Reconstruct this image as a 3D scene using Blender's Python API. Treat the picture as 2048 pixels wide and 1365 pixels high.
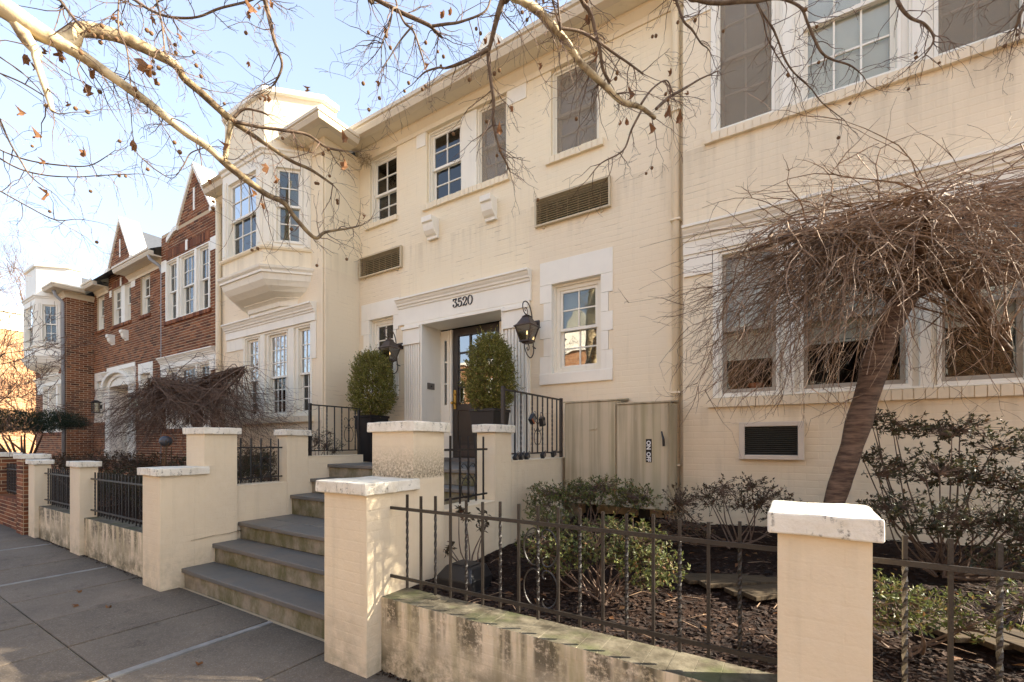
import bpy, math, random
from mathutils import Vector, Matrix, noise as mnoise
R = math.radians
rnd = random.Random(7)

# ---------------------------------------------------------------- camera, sky, sun, exposure
for o in list(bpy.data.objects):
    bpy.data.objects.remove(o)
sc = bpy.context.scene
COL = sc.collection
cam_d = bpy.data.cameras.new('camera'); cam = bpy.data.objects.new('camera', cam_d); COL.objects.link(cam)
cam.location = (0, 0, 1.5); cam.rotation_euler = (R(90), 0, R(32))
cam_d.sensor_width = 36; cam_d.lens = 36*895/2048; cam_d.shift_y = 204.5/2048
cam_d.clip_start = .05; cam_d.clip_end = 900
sc.camera = cam
SUN = Vector((.80, .45, .50)).normalized()
w = bpy.data.worlds.new('World'); sc.world = w; w.use_nodes = True
nt = w.node_tree; nt.nodes.clear()
sky = nt.nodes.new('ShaderNodeTexSky'); sky.sky_type = 'NISHITA'; sky.sun_disc = False
sky.sun_elevation = math.asin(SUN.z); sky.sun_rotation = math.atan2(SUN.x, SUN.y)
sky.air_density = 1.0; sky.dust_density = 2.0; sky.ozone_density = 1.0
bg = nt.nodes.new('ShaderNodeBackground'); bg.inputs[1].default_value = .125
wo = nt.nodes.new('ShaderNodeOutputWorld')
# thin bright winter haze over the whole sky, whiter towards the horizon
hz_c = nt.nodes.new('ShaderNodeMix'); hz_c.data_type = 'RGBA'; hz_c.inputs[7].default_value = (1.98, 2.2, 2.6, 1)
tcw = nt.nodes.new('ShaderNodeTexCoord'); cl = nt.nodes.new('ShaderNodeTexNoise'); cl.inputs['Scale'].default_value = 1.6; cl.inputs['Detail'].default_value = 3
mpw = nt.nodes.new('ShaderNodeMapping'); mpw.inputs['Scale'].default_value = (1, 1, 2.5)
nt.links.new(tcw.outputs['Generated'], mpw.inputs[0]); nt.links.new(mpw.outputs[0], cl.inputs['Vector'])
spw = nt.nodes.new('ShaderNodeSeparateXYZ'); nt.links.new(tcw.outputs['Generated'], spw.inputs[0])
hzr = nt.nodes.new('ShaderNodeMapRange'); hzr.inputs[1].default_value = 0; hzr.inputs[2].default_value = .9; hzr.inputs[3].default_value = .62; hzr.inputs[4].default_value = .16
nt.links.new(spw.outputs[2], hzr.inputs[0])
adw = nt.nodes.new('ShaderNodeMath'); adw.operation = 'MULTIPLY_ADD'; adw.inputs[1].default_value = .22; nt.links.new(cl.outputs['Fac'], adw.inputs[0]); nt.links.new(hzr.outputs[0], adw.inputs[2])
nt.links.new(adw.outputs[0], hz_c.inputs[0]); nt.links.new(sky.outputs[0], hz_c.inputs[6])
nt.links.new(hz_c.outputs[2], bg.inputs[0]); nt.links.new(bg.outputs[0], wo.inputs[0])
sd = bpy.data.lights.new('sun', 'SUN'); sd.energy = 5.0; sd.angle = R(.5); sd.color = (1, .90, .74)
so = bpy.data.objects.new('sun', sd); COL.objects.link(so); so.rotation_euler = SUN.to_track_quat('Z', 'Y').to_euler()
so.location = (0, 0, 30)
sc.view_settings.view_transform = 'Standard'; sc.view_settings.look = 'None'
sc.view_settings.exposure = 2.08; sc.view_settings.gamma = 1
sc.render.engine = 'CYCLES'
sc.cycles.max_bounces = 5; sc.cycles.glossy_bounces = 2; sc.cycles.transmission_bounces = 2; sc.cycles.diffuse_bounces = 3; sc.cycles.transparent_max_bounces = 10

# ---------------------------------------------------------------- materials
class M:
    def __init__(s, name, rough=.8, spec=.3, metal=0.):
        s.m = bpy.data.materials.new(name); s.m.use_nodes = True; s.nt = s.m.node_tree
        s.b = s.nt.nodes['Principled BSDF']; s.b.inputs['Roughness'].default_value = rough
        s.b.inputs['Specular IOR Level'].default_value = spec; s.b.inputs['Metallic'].default_value = metal
        s.pos = s.n('ShaderNodeNewGeometry').outputs['Position']
        s.sep = None
    def n(s, t, ins=None, **kw):
        nd = s.nt.nodes.new(t)
        for k, v in kw.items(): setattr(nd, k, v)
        for k, v in (ins or {}).items(): s.set(nd.inputs[k], v)
        return nd
    def set(s, sock, v):
        if isinstance(v, bpy.types.NodeSocket): s.nt.links.new(v, sock)
        elif isinstance(v, (tuple, list)) and len(v) == 3 and sock.type == 'RGBA': sock.default_value = (*v, 1)
        else: sock.default_value = v
    def xyz(s):
        if not s.sep: s.sep = s.n('ShaderNodeSeparateXYZ', {0: s.pos})
        return s.sep.outputs
    def noise(s, scale, detail=4, rough=.55, vec=None, sc3=None, dist=0):
        v = vec or s.pos
        if sc3: v = s.n('ShaderNodeMapping', {'Vector': v, 'Scale': Vector(sc3)}).outputs[0]
        return s.n('ShaderNodeTexNoise', {'Vector': v, 'Scale': scale, 'Detail': detail, 'Roughness': rough, 'Distortion': dist}).outputs['Fac']
    def ramp(s, f, stops, interp='LINEAR'):
        r = s.n('ShaderNodeValToRGB', {0: f}); cr = r.color_ramp; cr.interpolation = interp
        while len(cr.elements) < len(stops): cr.elements.new(.5)
        for e, (p, c) in zip(cr.elements, stops):
            e.position = p; e.color = (c, c, c, 1) if isinstance(c, (int, float)) else (*c, 1)
        return r.outputs[0]
    def math(s, op, a, b=0., c=None, clamp=False):
        ins = {0: a, 1: b}
        if c is not None: ins[2] = c
        return s.n('ShaderNodeMath', ins, operation=op, use_clamp=clamp).outputs[0]
    def mr(s, v, a, b, c=0., d=1.):
        return s.n('ShaderNodeMapRange', {0: v, 1: a, 2: b, 3: c, 4: d}).outputs[0]
    def mix(s, f, a, b, mode='MIX'):
        nd = s.n('ShaderNodeMix', data_type='RGBA', blend_type=mode)
        s.set(nd.inputs[0], f); s.set(nd.inputs[6], a); s.set(nd.inputs[7], b)
        return nd.outputs[2]
    def col(s, c): s.set(s.b.inputs['Base Color'], c)
    def bump(s, h, strength=.4, dist=.01, prev=None):
        nd = s.n('ShaderNodeBump', {'Height': h, 'Strength': strength, 'Distance': dist})
        if prev: s.set(nd.inputs['Normal'], prev)
        s.set(s.b.inputs['Normal'], nd.outputs[0]); return nd.outputs[0]
    def rand(s): return s.n('ShaderNodeObjectInfo').outputs['Random']
    def isl(s): return s.nt.nodes.new('ShaderNodeNewGeometry').outputs['Random Per Island']
    def up(s):
        nz = s.n('ShaderNodeSeparateXYZ', {0: s.n('ShaderNodeNewGeometry').outputs['Normal']}).outputs[2]
        return nz

def simple(name, c, rough=.7, spec=.3, metal=0, var=.12, scale=9, bump=0, bscale=60):
    m = M(name, rough, spec, metal)
    f = m.noise(scale, 5)
    m.col(m.mix(f, tuple(x*(1-var) for x in c), tuple(min(1, x*(1+var)) for x in c)))
    if bump: m.bump(m.noise(bscale, 4), bump, .004)
    return m.m

def screen_mat():
    m = M('insect_screen', .8); t = m.n('ShaderNodeBsdfTransparent', {'Color': (.95, .95, .95)})
    m.col((.36, .295, .215)); mx = m.n('ShaderNodeMixShader', {0: .44, 1: t.outputs[0], 2: m.b.outputs[0]})
    m.nt.links.new(mx.outputs[0], m.nt.nodes['Material Output'].inputs[0]); return m.m
CREAM = (.86, .725, .50); BEIGE = (.80, .665, .475)
def cream_mat():
    m = M('painted_brick_cream', .62, .3); x, y, z = m.xyz()
    n1 = m.noise(.7, 3); n2 = m.noise(6, 5)
    c = m.mix(m.mr(n1, .3, .7), CREAM, tuple(v*.965 for v in CREAM))
    c = m.mix(m.mr(n2, .35, .75, 0, .25), c, (.84, .74, .56))
    # repainted beige patches: low on the main wall, right part, below the vents
    wob = m.math('MULTIPLY', m.math('SUBTRACT', m.noise(5, 3), .5), .06)
    zx = m.math('ADD', z, wob); xx = m.math('ADD', x, wob)
    a = m.math('MULTIPLY', m.math('LESS_THAN', zx, 5.02), m.math('GREATER_THAN', xx, -1.86))
    b = m.math('MULTIPLY', m.math('LESS_THAN', zx, 4.40), m.math('GREATER_THAN', xx, -2.98))
    d = m.math('GREATER_THAN', xx, -.98)
    e = m.math('MULTIPLY', m.math('LESS_THAN', zx, 4.35), m.math('LESS_THAN', xx, -5.38))
    f = m.math('LESS_THAN', zx, 2.3)
    k = m.math('MAXIMUM', m.math('MAXIMUM', a, b), m.math('MAXIMUM', d, m.math('MAXIMUM', e, f)))
    c = m.mix(m.math('MULTIPLY', k, .65), c, BEIGE)
    # grime and thin rain streaks
    st = m.noise(3.0, 4, .6, sc3=(5, 5, .35))
    c = m.mix(m.mr(st, .56, .8, 0, .22), c, (.42, .35, .24))
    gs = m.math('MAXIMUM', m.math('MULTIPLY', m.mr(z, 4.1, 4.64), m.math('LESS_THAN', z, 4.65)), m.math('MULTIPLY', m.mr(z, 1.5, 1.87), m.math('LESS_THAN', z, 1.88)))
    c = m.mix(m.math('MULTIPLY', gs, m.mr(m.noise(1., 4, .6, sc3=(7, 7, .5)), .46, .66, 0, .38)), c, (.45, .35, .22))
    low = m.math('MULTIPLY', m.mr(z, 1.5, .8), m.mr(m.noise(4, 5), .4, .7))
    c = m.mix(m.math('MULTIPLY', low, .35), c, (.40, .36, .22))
    sp = m.noise(38, 3, .7)
    c = m.mix(m.mr(sp, .70, .80, 0, .5), c, (.40, .33, .24))
    # paint cracked open along the bed joints here and there
    fr = m.math('FRACT', m.math('DIVIDE', m.math('SUBTRACT', z, .4), .0677)); dj = m.math('ABSOLUTE', m.math('SUBTRACT', m.math('FRACT', m.math('ADD', fr, .5)), .5))
    ln = m.math('LESS_THAN', dj, m.math('MULTIPLY', m.noise(20, 3), .075))
    mk = m.math('MULTIPLY', m.mr(m.noise(1., 3, .6, sc3=(3.2, 3.2, 7)), .56, .62), m.mr(m.noise(.55, 2), .42, .60))
    c = m.mix(m.math('MULTIPLY', m.math('MULTIPLY', ln, mk), .75), c, (.27, .19, .11))
    m.col(c)
    h = m.bump(m.noise(45, 5, .65), .35, .004)
    m.bump(m.noise(7, 4), .3, .012, h)
    return m.m
def pier_mat(name='painted_brick_pier', mold=.5, ztop=None, streak=False):
    m = M(name, .65, .3); x, y, z = m.xyz()
    c = m.mix(m.mr(m.noise(1.5, 4), .3, .7), (.75, .615, .415), (.68, .555, .385))
    c = m.mix(m.mr(m.noise(14, 5), .4, .8, 0, .3), c, (.76, .66, .50))
    if streak:
        s1 = m.noise(1.0, 4, .65, sc3=(9, 9, 1.1)); top = m.mr(z, .18, .50)
        drip = m.mr(m.noise(1.0, 3, .6, sc3=(8, 2, .45)), .42, .54)
        dd = m.math('MULTIPLY', m.math('MULTIPLY', drip, m.mr(m.math('ADD', z, m.math('MULTIPLY', m.noise(3, 2), .2)), .33, .46)), m.mr(m.noise(30, 5, .75), .36, .52))
        c = m.mix(m.math('MULTIPLY', m.mr(s1, .42, .7), m.math('ADD', .5, m.math('MULTIPLY', top, .4))), c, (.26, .22, .085))
        c = m.mix(m.math('MULTIPLY', dd, .85), c, (.06, .048, .025))
        base = m.math('MULTIPLY', m.mr(z, .36, .08), m.mr(m.noise(5, 6, .75), .38, .56))
        c = m.mix(m.math('MULTIPLY', base, .9), c, (.12, .10, .05))
        # exposed grey cement on the upper face
        u = m.math('MAXIMUM', m.mr(m.up(), .5, .8), m.math('GREATER_THAN', y, 2.058))
        g = m.mix(m.mr(m.noise(9, 6, .7), .4, .65), (.075, .062, .04), (.19, .165, .115))
        g = m.mix(m.mr(m.noise(4, 4), .5, .65, 0, .7), g, (.09, .10, .04))
        c = m.mix(u, c, g)
    else:
        low = m.math('MULTIPLY', m.mr(z, .5, .0), m.mr(m.noise(6, 5, .7), .40, .65))
        c = m.mix(m.math('MULTIPLY', low, mold), c, (.20, .17, .09))
        st = m.noise(2.0, 4, .6, sc3=(6, 6, .4))
        c = m.mix(m.mr(st, .55, .8, 0, .25), c, (.36, .30, .19))
        # damp patch just above the lower cap
        if ztop:
            p = m.math('MULTIPLY', m.mr(z, ztop+.24, ztop), m.mr(z, ztop-.02, ztop+.0))
            c = m.mix(m.math('MULTIPLY', m.math('MULTIPLY', p, m.mr(m.noise(60, 4, .8), .35, .6)), .9), c, (.07, .05, .02))
    m.col(c)
    h = m.bump(m.noise(55, 5, .7), .5, .004)
    m.bump(m.noise(10, 4), .45, .012, h)
    return m.m
def cap_mat():
    m = M('weathered_white_cap', .6, .3); x, y, z = m.xyz()
    c = m.mix(m.mr(m.noise(5, 5), .35, .7), (.80, .745, .63), (.66, .60, .48))
    u = m.mr(m.up(), .5, .8)
    c = m.mix(m.math('MULTIPLY', u, m.mr(m.noise(3, 6, .7, sc3=(1, 3, 1)), .42, .62, 0, .6)), c, (.42, .42, .36))
    side = m.math('SUBTRACT', 1., u)
    dr = m.mr(m.noise(1., 3, .6, sc3=(26, 26, 9)), .54, .64); br = m.mr(m.noise(75, 5, .8), .47, .58)
    c = m.mix(m.math('MULTIPLY', m.math('MULTIPLY', m.math('MULTIPLY', dr, br), side), .85), c, (.07, .06, .04))
    ed = m.mr(z, 0, 1); c = m.mix(m.mr(m.noise(11, 5, .7), .52, .68, 0, .45), c, (.50, .43, .29))
    m.col(c); h = m.bump(m.noise(60, 5, .7), .6, .004); m.bump(m.noise(14, 5, .65), .6, .012, h); return m.m
def brick_mat(name, single):
    m = M(name, .85, .2)
    r = m.rand() if single else m.isl()
    c = m.ramp(r, [(0, (.07, .026, .014)), (.2, (.15, .05, .022)), (.5, (.24, .082, .033)), (.8, (.32, .125, .052)), (1, (.14, .06, .034))])
    c = m.mix(m.mr(m.noise(1.1, 3), .45, .7, 0, .4), c, (.07, .032, .02))
    c = m.mix(m.mr(m.noise(60, 4, .7), .4, .8, 0, .35), c, (.25, .12, .08))
    m.col(c); m.bump(m.noise(70, 4, .7), .5, .004); return m.m
def white_mat(name, c=(.88, .82, .69), grime=.2):
    m = M(name, .5, .4)
    k = m.mix(m.mr(m.noise(2.5, 4), .35, .7), c, tuple(v*.94 for v in c))
    k = m.mix(m.mr(m.noise(2, 5, .65, sc3=(6, 6, .5)), .55, .8, 0, grime), k, (.42, .36, .26))
    m.col(k); m.bump(m.noise(30, 3), .12, .003); return m.m
def concrete(name, a, b, stain=(.11, .10, .05), st=.5, lo=.46, hi=.68):
    m = M(name, .85, .25); x, y, z = m.xyz()
    c = m.mix(m.mr(m.noise(7, 6, .65), .35, .65), a, b)
    c = m.mix(m.mr(m.noise(1.6, 6, .7, sc3=(3, 3, 1.6)), lo, hi, 0, st), c, stain)
    c = m.mix(m.mr(m.noise(90, 3, .7), .6, .8, 0, .3), c, (.35, .33, .28))
    m.col(c); m.bump(m.noise(80, 5, .7), .5, .003); return m.m
def sidewalk_mat():
    m = M('aggregate_concrete', .85, .3)
    r = m.rand()
    c = m.mix(r, (.135, .104, .072), (.18, .142, .102))
    v = m.n('ShaderNodeTexVoronoi', {'Vector': m.pos, 'Scale': 85.}, feature='F1')
    c = m.mix(m.mr(v.outputs['Distance'], .50, .2, 0, .9), c, m.mix(v.outputs['Color'], (.30, .25, .20), (.07, .055, .045)))
    c = m.mix(m.mr(m.noise(1.2, 5, .6), .42, .7, 0, .5), c, (.075, .06, .045))
    c = m.mix(m.mr(m.noise(9, 4), .5, .7, 0, .25), c, (.22, .18, .14))
    c = m.mix(m.mr(m.noise(3.2, 6, .75, sc3=(1, 1.5, 1)), .56, .66, 0, .55), c, (.055, .042, .03))
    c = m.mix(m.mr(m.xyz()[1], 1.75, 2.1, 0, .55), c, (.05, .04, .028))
    c = m.mix(m.mr(m.noise(42, 3, .7), .55, .72, 0, .5), c, (.26, .21, .155))
    m.col(c); h = m.bump(v.outputs['Distance'], .35, .004); m.bump(m.noise(25, 4), .3, .005, h)
    return m.m
def slate_mat():
    m = M('slate_tread', .55, .4)
    c = m.mix(m.rand(), (.105, .105, .098), (.155, .145, .125))
    c = m.mix(m.mr(m.noise(2.2, 5, .6), .4, .68, 0, .6), c, (.19, .15, .11))
    c = m.mix(m.mr(m.noise(20, 4), .5, .8, 0, .3), c, (.045, .05, .055))
    m.col(c); m.bump(m.noise(12, 5), .25, .006); return m.m
def bark_mat(name, a, b, pale=None, sc=7, sc3=(1, 1, 1), fade=False):
    m = M(name, .75, .3)
    c = m.mix(m.mr(m.noise(sc, 5, .6, sc3=sc3), .38, .62), a, b)
    if pale: c = m.mix(m.mr(m.noise(4, 3, .5), .52, .58), c, pale)
    m.col(c); m.bump(m.noise(sc*5, 4, .7, sc3=sc3), .5, .006); return m.m
def leaf_mat(name, stops, rough=.5, trans=.25):
    m = M(name, rough, .35)
    c = m.ramp(m.isl(), stops)
    c = m.mix(m.mr(m.noise(2.5, 3), .35, .7, 0, .4), c, stops[0][1])
    m.col(c)
    tr = m.n('ShaderNodeBsdfTranslucent', {'Color': c})
    mx = m.n('ShaderNodeMixShader', {0: trans, 1: m.b.outputs[0], 2: tr.outputs[0]})
    m.nt.links.new(mx.outputs[0], m.nt.nodes['Material Output'].inputs[0])
    return m.m
def glass_mat(name, tint=(.75, .80, .80), refl=1.0, base=.02, rough=.0):
    m = M(name); m.nt.nodes.remove(m.b)
    fr = m.n('ShaderNodeFresnel', {'IOR': 1.55}).outputs[0]
    f = m.math('ADD', m.math('MULTIPLY', fr, refl*1.15), base, clamp=True)
    wb = m.n('ShaderNodeBump', {'Height': m.noise(2.2, 2, .5), 'Strength': .10, 'Distance': .02}).outputs[0]
    g = m.n('ShaderNodeBsdfGlossy', {'Color': (.95, .95, .95), 'Roughness': rough, 'Normal': wb})
    t = m.n('ShaderNodeBsdfTransparent', {'Color': tint})
    mx = m.n('ShaderNodeMixShader', {0: f, 1: t.outputs[0], 2: g.outputs[0]})
    m.nt.links.new(mx.outputs[0], m.nt.nodes['Material Output'].inputs[0])
    return m.m
def cabinet_mat():
    m = M('weathered_cabinet_steel', .5, .4); x, y, z = m.xyz()
    c = m.mix(m.mr(m.noise(2, 4), .35, .7), (.56, .455, .30), (.47, .385, .26))
    s1 = m.noise(1., 4, .6, sc3=(14, 2, .5))
    c = m.mix(m.mr(s1, .42, .64, 0, .7), c, (.27, .225, .13))
    g = m.math('MULTIPLY', m.mr(m.noise(1., 2, .5, sc3=(5, 1, .15)), .55, .68), m.mr(z, 2.1, .9, .3, 1))
    c = m.mix(m.math('MULTIPLY', g, .85), c, (.20, .19, .06))
    c = m.mix(m.mr(m.noise(1., 3, .6, sc3=(30, 3, 2.5)), .68, .74, 0, .7), c, (.66, .58, .46))
    m.col(c); m.bump(m.noise(5, 4, .6, sc3=(2, 1, .6)), .15, .01); return m.m
def mulch_mat():
    m = M('bark_mulch', .95, .15)
    c = m.mix(m.noise(30, 6, .8), (.010, .006, .004), (.055, .027, .016))
    m.col(c); m.bump(m.noise(45, 6, .8), 1., .03); return m.m

MAT = dict(
 cream=cream_mat(), pier=pier_mat(), pierdamp=pier_mat('painted_brick_tall_pier', .5, ztop=1.255), lowwall=pier_mat('painted_low_wall', streak=True),
 cap=cap_mat(), brick=brick_mat('red_brick', True), bricks=brick_mat('red_brick_courses', False),
 mortar=simple('lime_mortar', (.52, .39, .245), .9), white=white_mat('white_trim_paint'), cwhite=white_mat('cream_white_trim', (.86, .79, .64), .3),
 mortarp=None,
 riser=concrete('stained_concrete_riser', (.22, .185, .13), (.31, .265, .19), (.10, .095, .035), .85, .40, .60), side=sidewalk_mat(),
 strip=concrete('pale_cement_strip', (.19, .18, .16), (.29, .275, .25), (.16, .15, .13), .4),
 slate=slate_mat(), asphalt=concrete('asphalt', (.045, .045, .047), (.06, .06, .06), (.03, .03, .03), .3),
 kerb=concrete('granite_kerb', (.30, .29, .27), (.38, .37, .35)),
 iron=simple('black_wrought_iron', (.018, .014, .012), .42, .5, var=.5, scale=40, bump=.5, bscale=120),
 ironw=simple('weathered_iron_fence', (.017, .0125, .009), .40, .6, var=.55, scale=35, bump=.6, bscale=140),
 door=simple('dark_bronze_door', (.030, .023, .018), .35, .5), bronze=simple('aged_bronze', (.05, .032, .024), .45, .5),
 taupe=simple('taupe_sash', (.40, .34, .265), .5), lsash=simple('light_sash_behind_screen', (.84, .78, .66), .5), dsash=simple('dark_sash', (.10, .09, .08), .5),
 screen=screen_mat(), pblind=simple('pale_blind', (.82, .80, .68), .7), clearglass=glass_mat('plain_glass', (.92, .94, .94), .5, .0), grille=simple('brown_louver', (.56, .46, .30), .5), planter=simple('black_planter', (.012, .010, .010), .45, .4),
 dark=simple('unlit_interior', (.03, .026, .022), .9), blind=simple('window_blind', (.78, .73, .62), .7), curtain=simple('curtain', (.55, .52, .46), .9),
 roof=simple('slate_roof', (.055, .06, .07), .7, var=.3, scale=20), gutter=white_mat('gutter_paint', (.66, .56, .41), .4), soffit=white_mat('soffit_paint', (.80, .68, .48), .25),
 brass=simple('brass', (.55, .36, .10), .3, .5, 1.), steel=simple('door_plate_metal', (.20, .18, .16), .4, .5, .6),
 cab=cabinet_mat(), mulch=mulch_mat(), ltwood=None, plastic=simple('black_plastic', (.015, .014, .014), .45, .5),
 terracotta=simple('terracotta', (.38, .12, .05), .8), acframe=simple('ac_frame', (.64, .55, .44), .6), acgrille=simple('ac_louver', (.06, .065, .06), .45),
 glass=glass_mat('window_glass'), glassm=glass_mat('mirrored_glass', (.35, .38, .40), 2.2, .22), lglass=glass_mat('lantern_glass', (.80, .80, .70), 1., .08, .15),
 candle=simple('candle_tube', (.75, .66, .5), .6), label=simple('black_label', (.02, .015, .012), .5), lettering=simple('white_lettering', (.75, .73, .70), .6),
 syc=bark_mat('sycamore_bark', (.55, .44, .26), (.20, .14, .075), pale=(.62, .50, .30), sc=17), sycd=bark_mat('sycamore_twig_bark', (.10, .065, .04), (.20, .14, .09), sc=20),
 sycm=bark_mat('sycamore_outer_bark', (.30, .22, .115), (.11, .075, .04), sc=14),
 twig=bark_mat('brown_twig_bark', (.085, .05, .032), (.17, .11, .075), sc=22),
 weep=bark_mat('weeping_twig_bark', (.13, .08, .05), (.33, .225, .145), sc=25), redtwig=bark_mat('reddish_twig_bark', (.085, .055, .038), (.16, .105, .072), sc=22),
 cherry=bark_mat('cherry_trunk_bark', (.055, .030, .018), (.155, .095, .06), sc=9, sc3=(1, 1, 6)),
 azalea=leaf_mat('azalea_leaf', [(0, (.05, .06, .018)), (.45, (.10, .12, .03)), (.8, (.20, .21, .06)), (1, (.24, .11, .05))]),
 azdark=leaf_mat('dull_azalea_leaf', [(0, (.03, .032, .015)), (.5, (.065, .062, .026)), (.85, (.09, .075, .035)), (1, (.14, .06, .03))]),
 azred=leaf_mat('bronzed_azalea_leaf', [(0, (.03, .022, .012)), (.5, (.07, .05, .022)), (.85, (.12, .08, .035)), (1, (.13, .04, .02))]),
 box=leaf_mat('boxwood_leaf', [(0, (.09, .10, .018)), (.5, (.20, .195, .038)), (.85, (.34, .31, .07)), (1, (.50, .36, .13))]),
 yew=leaf_mat('yew_needles', [(0, (.010, .020, .008)), (.6, (.022, .038, .014)), (1, (.05, .06, .02))]),
 dleaf=leaf_mat('dead_leaf', [(0, (.14, .06, .025)), (.5, (.24, .11, .045)), (1, (.32, .18, .08))], .8, .35),
 obrick=brick_mat('far_brick_courses', False),
 seed=simple('seed_ball', (.17, .095, .045), .95, bump=1, bscale=200), gaze=simple('blue_grey_globe', (.05, .055, .065), .35, .5), board=None,
 nest=simple('dry_straw', (.25, .18, .10), .9),
)
def board_mat():
    m = M('weathered_board', .9, .2)
    c = m.mix(m.mr(m.noise(3, 5, .6, sc3=(2, 22, 2)), .35, .65), (.032, .023, .014), (.095, .066, .038))
    m.col(m.mix(m.rand(), c, m.mix(.4, c, (.06, .045, .025)))); m.bump(m.noise(3, 4, .6, sc3=(2, 30, 2)), .5, .006); return m.m
MAT['board'] = board_mat()
_s = M('orange_brick_wall', .9, .2)
_b = _s.isl(); _s.col(_s.mix(_s.mr(_s.noise(40, 3), .3, .8, 0, .3), _s.ramp(_b, [(0, (.28, .12, .055)), (.5, (.42, .20, .09)), (1, (.50, .28, .14))]), (.2, .09, .05)))
MAT['obrick'] = _s.m
_s = M('cream_mortar_paint', .7, .2); _s.col((.66, .545, .38)); MAT['mortarp'] = _s.m
_s = M('flame_glow', .5); _s.b.inputs['Emission Color'].default_value = (1, .62, .25, 1); _s.b.inputs['Emission Strength'].default_value = 1.2; MAT['flame'] = _s.m

# ---------------------------------------------------------------- object helpers
ORG = {}
def link(o, parent=None):
    COL.objects.link(o)
    if parent is not None:
        o.parent = parent
        o.matrix_parent_inverse = Matrix.Translation(-ORG.get(parent.name, Vector((0, 0, 0))))
    return o
def thing(name, label, cat, loc=(0, 0, 0), group=None):
    o = bpy.data.objects.new(name, None); COL.objects.link(o); o.location = loc
    o.empty_display_size = .2
    ORG[o.name] = Vector(loc); o['label'] = label; o['category'] = cat
    if group: o['group'] = group
    return o
def tag(o, label, cat, group=None):
    o['label'] = label; o['category'] = cat
    if group: o['group'] = group
    return o

class Fr:  # wall frame: u to the right seen from outside, n outward, z up
    def __init__(s, ox, oy, ux, uy, nx, ny): s.o = (ox, oy); s.u = (ux, uy); s.n = (nx, ny)
    def p(s, u, n, z): return (s.o[0]+s.u[0]*u+s.n[0]*n, s.o[1]+s.u[1]*u+s.n[1]*n, z)
def FX(y): return Fr(0, y, 1, 0, 0, -1)          # street-facing wall, u = X
def FE(x): return Fr(x, 0, 0, 1, 1, 0)           # east-facing wall, u = Y
def FW(x): return Fr(x, 0, 0, -1, -1, 0)         # west-facing wall, u = -Y
def FB(y): return Fr(0, y, -1, 0, 0, 1)
class MB:
    def __init__(s): s.v = []; s.f = []
    def add(s, v, f):
        k = len(s.v); s.v += v; s.f += [tuple(i+k for i in q) for q in f]; return s
    def box(s, x0, x1, y0, y1, z0, z1):
        v = [(x0, y0, z0), (x1, y0, z0), (x1, y1, z0), (x0, y1, z0), (x0, y0, z1), (x1, y0, z1), (x1, y1, z1), (x0, y1, z1)]
        return s.add(v, [(3, 2, 1, 0), (4, 5, 6, 7), (0, 1, 5, 4), (1, 2, 6, 5), (2, 3, 7, 6), (3, 0, 4, 7)])
    def fbox(s, F, u0, u1, n0, n1, z0, z1):
        v = [F.p(u0, n1, z0), F.p(u1, n1, z0), F.p(u1, n0, z0), F.p(u0, n0, z0), F.p(u0, n1, z1), F.p(u1, n1, z1), F.p(u1, n0, z1), F.p(u0, n0, z1)]
        return s.add(v, [(3, 2, 1, 0), (4, 5, 6, 7), (0, 1, 5, 4), (1, 2, 6, 5), (2, 3, 7, 6), (3, 0, 4, 7)])
    def prism(s, F, prof, u0, u1):   # prof: list of (n, z), extruded along u
        k = len(prof); v = [F.p(u0, n, z) for n, z in prof]+[F.p(u1, n, z) for n, z in prof]
        f = [(i, (i+1) % k, k+(i+1) % k, k+i) for i in range(k)]+[tuple(range(k))[::-1], tuple(range(k, 2*k))]
        return s.add(v, f)
    def poly(s, F, pts, n0, n1):     # pts: (u, z) outline, thickness n0..n1
        k = len(pts); v = [F.p(u, n1, z) for u, z in pts]+[F.p(u, n0, z) for u, z in pts]
        f = [(i, (i+1) % k, k+(i+1) % k, k+i) for i in range(k)]+[tuple(range(k))[::-1], tuple(range(k, 2*k))]
        return s.add(v, f)
    def loft(s, rings, caps=True, closed=True):
        k = len(rings[0]); v = [p for r in rings for p in r]; f = []
        for a in range(len(rings)-1):
            for i in range(k if closed else k-1):
                j = (i+1) % k; f.append((a*k+i, a*k+j, (a+1)*k+j, (a+1)*k+i))
        if caps: f += [tuple(range(k))[::-1], tuple((len(rings)-1)*k+i for i in range(k))]
        return s.add(v, f)
    def tube(s, pts, rad, n=4, twist=0, cap=True):
        pts = [Vector(p) for p in pts]
        if not isinstance(rad, (list, tuple)): rad = [rad]*len(pts)
        rings = []; a = None
        for i, p in enumerate(pts):
            d = (pts[min(i+1, len(pts)-1)]-pts[max(i-1, 0)])
            if d.length < 1e-9: d = Vector((0, 0, 1))
            d.normalize()
            if a is None:
                a = d.cross(Vector((0, 0, 1)) if abs(d.z) < .9 else Vector((1, 0, 0)))
            a = (a-d*a.dot(d))
            if a.length < 1e-6: a = d.orthogonal()
            a.normalize(); b = d.cross(a)
            ring = []
            for j in range(n):
                t = 2*math.pi*(j+.5)/n+twist*i
                q = p+(a*math.cos(t)+b*math.sin(t))*rad[i]; ring.append((q.x, q.y, q.z))
            rings.append(ring)
        return s.loft(rings, cap)
    def obj(s, name, mat, parent=None, bev=0, smooth=False, seg=2):
        me = bpy.data.meshes.new(name); me.from_pydata(s.v, [], s.f)
        me.materials.append(MAT[mat] if isinstance(mat, str) else mat)
        if smooth: me.polygons.foreach_set('use_smooth', [True]*len(me.polygons))
        o = bpy.data.objects.new(name, me); link(o, parent)
        if bev:
            b = o.modifiers.new('bevel', 'BEVEL'); b.width = bev; b.segments = seg; b.limit_method = 'ANGLE'
        return o
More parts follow.
